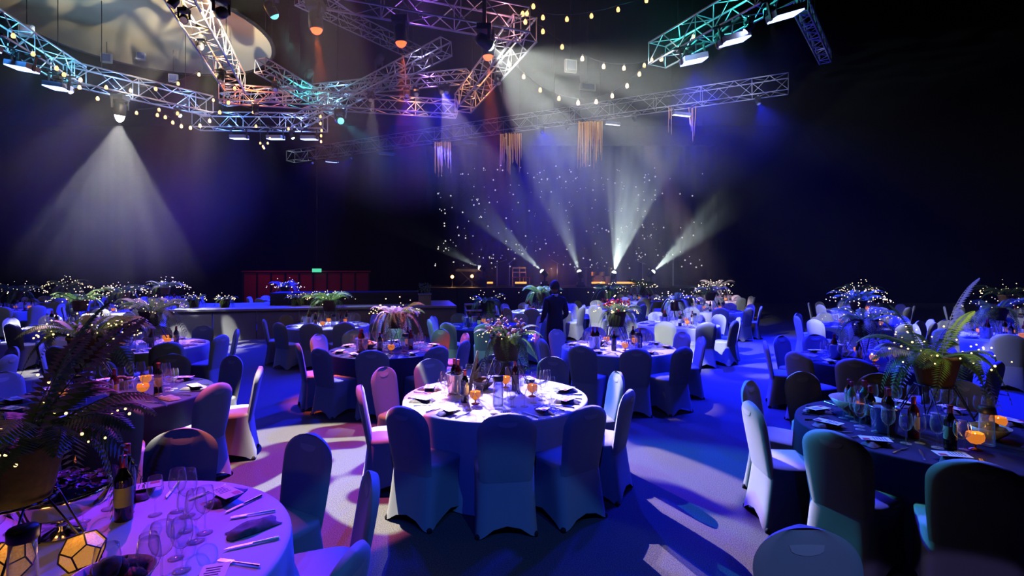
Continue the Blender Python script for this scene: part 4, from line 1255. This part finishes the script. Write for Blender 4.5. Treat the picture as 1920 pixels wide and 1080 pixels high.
# ================================================================== MAIN STAGE
SX0, SX1, SY0, SY1, SZ = -4.2, 9.4, 23.4, 28.2, 1.15
ms = thing('main_stage', 'wide black main stage in front of the star curtain', 'stage', ((SX0 + SX1) / 2, SY0, 0))
b = MB(); b.box((0, (SY1 - SY0) / 2, SZ - 0.04), (SX1 - SX0, SY1 - SY0, 0.08)); obj('deck', b.mesh('deck', 'stage_black'), ms)
for i in range(8):
    b = MB(); b.box((SX0 - (SX0 + SX1) / 2 + (SX1 - SX0) / 8 * (i + .5), 0.03, (SZ - 0.08) / 2), ((SX1 - SX0) / 8 - 0.02, 0.06, SZ - 0.08)); obj('front_panel', b.mesh('front_panel', 'stage_black'), ms)
# star curtain
YC = 29.0
cx0, cx1 = at(800, 300, YC).x, at(1345, 300, YC).x
sc = thing('star_curtain', 'black stage curtain sprinkled with tiny white star lights', 'curtain', ((cx0 + cx1) / 2, YC, 0))
m = MB(); vv, ff = [], []; n = 150; wv_ = cx1 - cx0
for i in range(n + 1):
    x = -wv_ / 2 + wv_ * i / n; y = 0.07 * math.sin(i * 1.05)
    vv += [(x, y, 0), (x, y, 9.0), (x, y + 0.03, 0), (x, y + 0.03, 9.0)]
for i in range(n):
    a = i * 4; ff += [(a, a + 4, a + 5, a + 1), (a + 2, a + 3, a + 7, a + 6)]
obj('cloth', m.add(vv, ff).mesh('cloth', 'black_drape', True), sc)
rnd = random.Random(21); m = MB()
for i in range(330):
    pxx = rnd.uniform(815, 1320); py = 505 - 195 * rnd.random() ** 1.25
    if pxx > 1230 and rnd.random() < 0.5: continue
    q = at(pxx, py, YC)
    m.ball((q.x - (cx0 + cx1) / 2, -0.10, q.z), rnd.choice((0.022, 0.032, 0.045)), 5, 3)
o = obj('star_lights', m.mesh('star_lights', 'star_bulb', True), sc); o['kind'] = 'stuff'
b = MB(); b.tube([(-wv_ / 2, 0, 9.0), (wv_ / 2, 0, 9.0)], 0.03, 6); obj('rail', b.mesh('rail', 'black_metal'), sc)
for k in (-0.45, 0, 0.45):
    b = MB(); b.tube([(wv_ * k, 0, 9.0), (wv_ * k, 0, ZT + 0.02)], 0.01, 5); obj('hanging_cable', b.mesh('hanging_cable', 'black_metal'), sc)

# floor-standing moving heads on the stage, beams upward
for i, (x, y, Y, tx, ty, ang, pw, ln, lb) in enumerate((
        (905, 505, 24.6, 770, 430, 20, 7000, 0.0, 'moving head at the left of the stage, dim beam up left'),
        (1021, 513, 24.4, 955, 450, 20, 7000, 0.0, 'moving head second along the stage, soft beam up left'),
        (1088, 515, 24.4, 1065, 445, 24, 5500, 0.0, 'moving head third along the stage, soft upright beam'),
        (1150, 517, 24.2, 1192, 330, 38, 17000, -1.2, 'moving head with the brightest upright beam on the stage'),
        (1220, 514, 24.2, 1385, 360, 28, 16000, -1.2, 'moving head at the right of the stage, bright slanting beam'))):
    p = at(x, y, Y)
    tg = at(tx, ty, Y + ln)
    yoke_lamp('moving_head', p, tg, 'lens_white', lb, 'moving head', 0.16, ((0.80, 1.0, 0.95), pw, ang, 0.3, RAY(14, 0.48, 0.06, 0.06, 11.0 + i)), up=False, group='moving heads on the stage')
    h = p.z - SZ - 0.16 * 2.6
    if h > 0.05:
        b = MB(); b.box((0, 0, (h - 0.06) / 2), (0.4, 0.4, h - 0.06))
        tag(obj('flight_case', b.box((0, 0, (h - 0.06) * 0.6), (0.42, 0.42, 0.03)).mesh('flight_case', 'stage_black'), None, (p.x, p.y, SZ)), 'black flight case under the ' + lb.split(',')[0].replace(' on the stage', '')[:60], 'case', 'flight cases on the stage')
# warm lamps and band gear
def stand_lamp(x, y, Y, label, pw):
    p = at(x, y, Y)
    r = thing('globe_lamp', label, 'lamp', (p.x, Y, SZ), 0, 'warm globe lamps on the stage')
    b = MB(); b.lathe([(0, 0), (0.16, 0), (0.16, 0.02), (0.015, 0.03), (0.012, p.z - SZ - 0.07), (0.03, p.z - SZ - 0.06)], 12); obj('stand', b.mesh('stand', 'black_metal', True), r)
    b = MB(); b.ball((0, 0, p.z - SZ), 0.08, 12, 8); obj('globe', b.mesh('globe', 'hall_lamp', True), r)
    point((p.x, Y - 0.15, p.z + 0.05), (1.0, 0.45, 0.12), pw, 0.08)
stand_lamp(848, 519, 24.6, 'glowing orange globe lamp at the left end of the stage', 18)
stand_lamp(885, 518, 25.0, 'glowing orange globe lamp beside the keyboard frame', 18)
point((2.0, 25.6, 1.9), (1.0, 0.4, 0.08), 30, 0.1)
# music stand frames, keyboard, amber light boxes
kb = thing('keyboard', 'dark keyboard on crossed legs between the globe lamps', 'keyboard', (at(878, 520, 25.4).x, 25.4, SZ))
b = MB(); b.box((0, 0, 0.80), (1.2, 0.34, 0.1)); obj('body', b.mesh('body', 'stage_black'), kb)
b = MB(); b.box((0, -0.06, 0.856), (1.1, 0.14, 0.012)); obj('keys', b.mesh('keys', 'porcelain'), kb)
for k in (-1, 1):
    b = MB(); b.tube([(-0.4 * k, 0, 0.01), (0.4 * k, 0.04 * k, 0.75)], 0.02, 6); obj('leg', b.mesh('leg', 'black_metal'), kb)
for (x0_, x1_, Y, lb) in ((900, 925, 25.2, 'low amber light bar beside the keyboard'), (965, 988, 25.0, 'amber light bar below the gilt chairs'), (1108, 1135, 25.0, 'amber light bar in the middle of the stage'), (1155, 1195, 25.0, 'long amber light bar before the bright beam')):
    a, c = at(x0_, 527, Y), at(x1_, 527, Y)
    r = thing('light_bar', lb, 'light bar', ((a.x + c.x) / 2, Y, SZ), 0, 'amber light bars on the stage')
    b = MB(); b.box((0, 0, 0.08), (c.x - a.x, 0.1, 0.16)); obj('housing', b.mesh('housing', 'stage_black'), r)
    b = MB(); b.box((0, -0.055, (a.z - SZ) * 0.7), (c.x - a.x - 0.04, 0.02, 0.09)); obj('diffuser', b.mesh('diffuser', 'amber_strip'), r)
for i, x in enumerate((968, 984)):
    p = at(x, 520, 25.4)
    r = thing('gilt_chair', 'gilt frame chair glowing amber on the stage, %s one' % ('first', 'second')[i], 'chair', (p.x, 25.5, SZ), 0.5 * i, 'gilt chairs on the stage')
    for sx in (-1, 1):
        b = MB(); b.tube([(sx * .18, -.18, 0), (sx * .18, -.18, .45)], .018, 6); obj('leg', b.mesh('leg', 'brass_amber'), r)
        b = MB(); b.tube([(sx * .18, .18, 0), (sx * .18, .19, .45), (sx * .17, .24, .95)], .018, 6); obj('leg', b.mesh('leg', 'brass_amber'), r)
    b = MB(); b.box((0, 0, .45), (.42, .42, .05)); obj('seat', b.mesh('seat', 'red_panel'), r)
    b = MB(); b.box((0, .23, .92), (.36, .03, .08)); b.box((0, .215, .7), (.36, .03, .05)); obj('backrest', b.mesh('backrest', 'brass_amber'), r)
for i, x in enumerate((932, 955, 1045, 1205, 1262)):
    p = at(x, 520, 24.8)
    r = thing('microphone_stand', 'thin microphone stand on the stage, %s from its left end' % ('first', 'second', 'third', 'fourth', 'fifth')[i], 'stand', (p.x, 24.8, SZ), i * 1.1, 'microphone stands')
    b = MB(); b.lathe([(0, 0), (.14, 0), (.14, .02), (0, .03)], 12); obj('base', b.mesh('base', 'black_metal'), r)
    b = MB(); b.tube([(0, 0, .02), (0, 0, 1.15)], .012, 6); obj('pole', b.mesh('pole', 'aluminium'), r)
    b = MB(); b.tube([(-.15, 0, 1.1), (.4, 0, 1.3)], .009, 6); obj('boom', b.mesh('boom', 'aluminium'), r)
    b = MB(); b.ball((.43, 0, 1.31), .03, 8, 6); obj('microphone', b.mesh('microphone', 'steel', True), r)
# drum kit
dk = thing('drum_kit', 'small amber lit drum kit in the middle of the stage', 'drum kit', (at(1122, 520, 25.8).x, 25.9, SZ))
b = MB(); b.tube([(0, -.2, .28), (0, .2, .28)], .27, 20); obj('bass_drum', b.mesh('bass_drum', 'brass_amber'), dk)
for x, z in ((-.2, .62), (.2, .62)):
    b = MB(); b.lathe([(0, -.1), (.15, -.1), (.15, .1), (0, .1)], 14, c=(x, 0, z)); obj('tom', b.mesh('tom', 'brass_amber'), dk)
b = MB(); b.lathe([(0, 0), (.19, 0), (.19, .4), (0, .4)], 14, c=(.5, .1, .1)); obj('floor_tom', b.mesh('floor_tom', 'brass_amber'), dk)
for x in (-.6, .65):
    b = MB(); b.tube([(x, .05, 0), (x, .05, .93)], .012, 6).lathe([(0, .02), (.2, 0)], 16, c=(x, .05, .93)); obj('cymbal', b.mesh('cymbal', 'brass_amber'), dk)

# ================================================================== STRINGS OF BULBS
BULB = MB().lathe([(0, -0.055), (0.026, -0.045), (0.034, -0.015), (0.026, 0.015), (0.014, 0.035), (0, 0.036)], 10).mesh('bulb', 'festoon_bulb', True)
SOCK = MB().lathe([(0.015, 0.03), (0.017, 0.07), (0, 0.075)], 8).mesh('socket', 'black_metal', True)
def festoon(pts, label, s=1.0, hang=0.0):
    pts = [Vector(p) for p in pts]
    r = thing('bulb_string', label, 'string lights', pts[0], 0, 'strings of amber bulbs')
    o0 = pts[0]
    m = MB(); cp_ = []
    for i, p in enumerate(pts):
        cp_.append(p - o0 + Vector((0, 0, 0.07 * s)))
        if i < len(pts) - 1:
            cp_.append((p + pts[i + 1]) / 2 - o0 + Vector((0, 0, 0.07 * s - 0.03 * (pts[i + 1] - p).length)))
    m.tube(cp_, 0.006, 4, cap=False)
    obj('cable', m.mesh('cable', 'black_metal'), r)
    if hang:
        h_ = MB(); h_.tube([(0, 0, 0.07), (0, 0.0, hang)], 0.006, 4); obj('hanging_cable', h_.mesh('hanging_cable', 'black_metal'), r)
    for p in pts:
        q = obj('bulb', BULB, r, p - o0, scale=s)
        obj('socket', SOCK, q)
    return r
def run(pp, Y0_, Y1_): return [at(x, y, Y0_ + (Y1_ - Y0_) * i / max(1, len(pp) - 1)) for i, (x, y) in enumerate(pp)]
festoon(run([(980, 25), (988, 24), (1000, 11), (1018, 32), (1063, 35), (1109, 29), (1159, 17), (1212, 0)], 8.6, 9.6), 'string of amber bulbs along the top from the corner truss')
festoon(run([(985, 40), (1018, 58), (1054, 87), (1092, 109), (1132, 124), (1170, 127), (1208, 122), (1222, 112)], 8.9, 10.4), 'upper swag of amber bulbs sagging to the turquoise truss')
festoon(run([(955, 120), (982, 143), (1013, 168), (1048, 184), (1084, 192), (1118, 190), (1148, 179), (1176, 160), (1199, 138), (1240, 110), (1272, 91), (1300, 68)], 10.2, 9.6), 'lower swag of amber bulbs sagging to the turquoise truss')
festoon(run([(25, 66), (62, 100), (106, 127), (120, 139), (151, 149), (149, 163), (183, 184), (199, 163), (245, 169), (292, 166), (334, 156), (373, 139)], 9.0, 12.5), 'string of amber bulbs along the cyan truss at left')
festoon(run([(256, 211), (298, 205), (295, 215), (310, 219), (324, 229), (333, 212), (340, 236), (357, 239), (375, 235), (393, 226), (412, 210), (428, 192), (440, 165)], 12.5, 11.8), 'tangle of amber bulbs where the silver truss ends')
festoon(run([(400, 187), (429, 191), (475, 210), (480, 236), (541, 241), (601, 218), (601, 231), (603, 244), (602, 254), (602, 265)], 13.0, 14.2), 'string of amber bulbs ending in a dangling row', 0.9)
festoon(run([(488, 268), (495, 277), (502, 268), (506, 259), (493, 274)], 14.37, 14.37), 'small bunch of reddish bulbs under a blue panel', 0.8, hang=0.75)

# gold strand clusters under the long truss
for i, (x, y0, y1, w2, dens, lb) in enumerate(((830, 266, 335, 32, 16, 'short cluster of gold light strands, farthest along the truss'), (958, 250, 330, 40, 22, 'gold light strands hanging left of the longest cluster'),
                                        (1106, 228, 318, 46, 34, 'longest dense cluster of gold light strands'), (1278, 200, 268, 50, 22, 'gold light strands around the blue panel lamp'))):
    # depth from the long truss
    a, c = TR['K'].location, px(1478, 172, 7.0)
    f = 0.0
    best = min(range(1001), key=lambda j: abs(((a + (c - a) * (j / 1000)).x / (a + (c - a) * (j / 1000)).y) - (x - 960) / F))
    Yk = (a + (c - a) * (best / 1000)).y
    p = at(x, y0, Yk)
    r = thing('strand_cluster', lb, 'light strands', p, 0, 'gold strand clusters')
    rnd = random.Random(i); ww = w2 / F * Yk
    b = MB(); b.tube([(-ww / 2, 0, 0.0), (ww / 2, 0.0, 0.02)], 0.02, 6); obj('rod', b.mesh('rod', 'black_metal'), r)
    for k in (-0.4, 0.4):
        b = MB(); b.tube([(ww * k, 0, 0), (ww * k, 0, ZT - p.z + 0.02)], 0.006, 4); obj('hanging_cable', b.mesh('hanging_cable', 'black_metal'), r)
    for s_ in range(dens):
        x_ = -ww / 2 + ww * (s_ + rnd.random()) / dens
        if i == 3 and abs(x_) < ww * 0.3: continue
        ln = (y1 - y0) / F * Yk * rnd.uniform(0.35, 1.0)
        b = MB(); b.tube([(x_, rnd.uniform(-.12, .12), 0), (x_ + rnd.uniform(-.02, .02), rnd.uniform(-.12, .12), -ln)], [0.011, 0.004], 4); obj('strand', b.mesh('strand', 'gold_strand'), r)

# hanging square frames, speakers under the dark ceiling
for (x, y, Y, s, lb) in ((200, 109, 13.5, 0.24, 'pale square frame hanging below the ceiling sail'), (265, 105, 14.2, 0.22, 'pale square frame hanging at the edge of the beam'), (325, 147, 14.0, 0.22, 'pale square frame above the silver truss'),
                         (50, 58, 10.5, 0.24, 'bluish square frame above the cyan truss'), (1070, 124, 12.5, 0.3, 'grey hanging lamp housing behind the bulb swag'), (1102, 163, 15.0, 0.5, 'grey boxy frame hung between the swags'), (1506, 8, 8.6, 0.28, 'dark hung loudspeaker at the upper right')):
    p = at(x, y, Y)
    r = thing('hanging_frame', lb, 'hanging frame', p, 0.3, 'hanging frames under the ceiling')
    b = MB(); b.box((0, 0, 0), (s, 0.08, s * (1 if Y < 14.8 else 0.4))); obj('box', b.mesh('box', 'frame_white'), r)
    b = MB(); b.box((0, -0.05, 0), (s * 0.75, 0.02, s * (0.75 if Y < 14.8 else 0.3))); obj('face', b.mesh('face', 'panel_side'), r)
    b = MB(); b.tube([(0, 0, s * 0.15), (0, 0, ZT - p.z + 0.02)], 0.008, 5); obj('hanging_cable', b.mesh('hanging_cable', 'black_metal'), r)

# ================================================================== PERSON
def skin_obj(name, verts, edges, radii, m_, parent=None, sub=2):
    me = bpy.data.meshes.new(name); me.from_pydata(verts, edges, []); me.update()
    o = bpy.data.objects.new(name, me); C.objects.link(o)
    md = o.modifiers.new('skin', 'SKIN')
    for i, rr in enumerate(radii):
        sv = me.skin_vertices[0].data[i]; sv.radius = rr if isinstance(rr, tuple) else (rr, rr); sv.use_root = (i == 0)
    o.modifiers.new('sub', 'SUBSURF').levels = sub
    o.modifiers['sub'].render_levels = sub
    bpy.context.view_layer.update()
    dg = bpy.context.evaluated_depsgraph_get()
    me2 = bpy.data.meshes.new_from_object(o.evaluated_get(dg))
    me2.materials.clear(); me2.materials.append(MATS[m_])
    me2.polygons.foreach_set('use_smooth', [True] * len(me2.polygons))
    bpy.data.objects.remove(o)
    return obj(name, me2, parent)
pr = thing('person', 'person in a dark suit standing with back turned among the tables', 'person', (0.82, 9.75, 0), R(20))
V_ = [(0, 0, 0.95), (0, 0, 1.12), (0, 0.005, 1.30), (0, 0, 1.42), (0, 0.0, 1.50), (0, 0.01, 1.56),
      (0.17, 0, 1.41), (0.235, -0.02, 1.14), (0.19, 0.19, 1.02), (-0.17, 0, 1.41), (-0.235, -0.02, 1.14), (-0.19, 0.19, 1.02),
      (0.09, 0, 0.88), (0.10, 0.02, 0.48), (0.10, -0.02, 0.08), (-0.09, 0, 0.88), (-0.11, -0.02, 0.48), (-0.12, -0.08, 0.08)]
E_ = [(0, 1), (1, 2), (2, 3), (3, 4), (4, 5), (3, 6), (6, 7), (7, 8), (3, 9), (9, 10), (10, 11), (0, 12), (12, 13), (13, 14), (0, 15), (15, 16), (16, 17)]
Rr = [(0.16, 0.12), (0.145, 0.11), (0.17, 0.12), (0.13, 0.10), 0.06, 0.055, 0.075, 0.055, 0.042, 0.075, 0.055, 0.042, 0.095, 0.068, 0.055, 0.095, 0.068, 0.055]
skin_obj('body', V_, E_, Rr, 'suit', pr)
hd = MB(); hd.lathe([(0.115 * math.sin(PI * i / 10) * (1 if i > 4 else 0.86), -0.125 * math.cos(PI * i / 10)) for i in range(11)], 18)
hd.v = [(x * 0.72, y * 0.86 + (0.012 if z < -0.05 else 0), z) for x, y, z in hd.v]
hd.add([(-0.014, 0.095, -0.02), (0.014, 0.095, -0.02), (0, 0.12, -0.02), (0, 0.095, 0.03)], [(0, 1, 2), (0, 2, 3), (2, 1, 3)])
head = obj('head', hd.mesh('head', 'skin', True), pr, (0.0, 0.02, 1.66))
b = MB()
for sx in (-1, 1):
    b.ball((sx * 0.033, 0.088, 0.01), 0.011, 8, 6)
obj('eyes', b.mesh('eyes', 'hair', True), head)
b = MB(); b.box((0, 0.09, -0.06), (0.045, 0.012, 0.009)); obj('mouth', b.mesh('mouth', 'card_red'), head)
b = MB()
for sx in (-1, 1): b.ball((sx * 0.083, -0.005, -0.005), 0.022, 8, 5)
obj('ears', b.mesh('ears', 'skin', True), head)
hr = MB(); hr.lathe([(0.122 * math.sin(PI * i / 10), -0.132 * math.cos(PI * i / 10)) for i in range(4, 11)], 18)
hr.v = [(x * 0.74, y * 0.88 - 0.012, z + (0.03 if y > 0.03 and z < 0.07 else 0)) for x, y, z in hr.v]
obj('hair', hr.mesh('hair', 'hair', True), head)
b = MB(); b.tube([(0, 0.0, 1.475), (0, 0.005, 1.53)], [0.068, 0.062], 12); obj('shirt_collar', b.mesh('shirt_collar', 'shirt', True), pr)
for sx in (-1, 1):
    vv = [(sx * 0.19, 0.19, 1.02), (sx * 0.172, 0.235, 1.00), (sx * 0.16, 0.27, 0.985)]; ee = [(0, 1), (1, 2)]; rr = [0.026, (0.034, 0.018), (0.034, 0.016)]
    for f in range(4):
        o_ = (f - 1.5) * 0.019; i0 = len(vv); ln = (0.062, 0.072, 0.068, 0.054)[f]
        vv += [(sx * 0.16 + o_, 0.29, 0.975), (sx * 0.16 + o_, 0.29 + ln * 0.55, 0.962), (sx * 0.16 + o_, 0.29 + ln * 0.85, 0.945)]
        ee += [(2, i0), (i0, i0 + 1), (i0 + 1, i0 + 2)]; rr += [0.0088, 0.0082, 0.0072]
    i0 = len(vv); vv += [(sx * 0.13, 0.25, 0.99), (sx * 0.112, 0.275, 0.985)]; ee += [(1, i0), (i0, i0 + 1)]; rr += [0.010, 0.0085]
    skin_obj('hand', vv, ee, rr, 'skin', pr, 1)
    b = MB(); b.lathe([(0, 0), (0.05, 0), (0.052, 0.03), (0.045, 0.07), (0, 0.085)], 12)
    b.v = [(x * 0.95, y * (2.6 if y > 0 else 1.2), z * (1 if y < 0.02 else 0.8)) for x, y, z in b.v]
    obj('shoe', b.mesh('shoe', 'rubber', True), pr, (0.10 if sx > 0 else -0.12, -0.01 if sx > 0 else -0.07, 0))
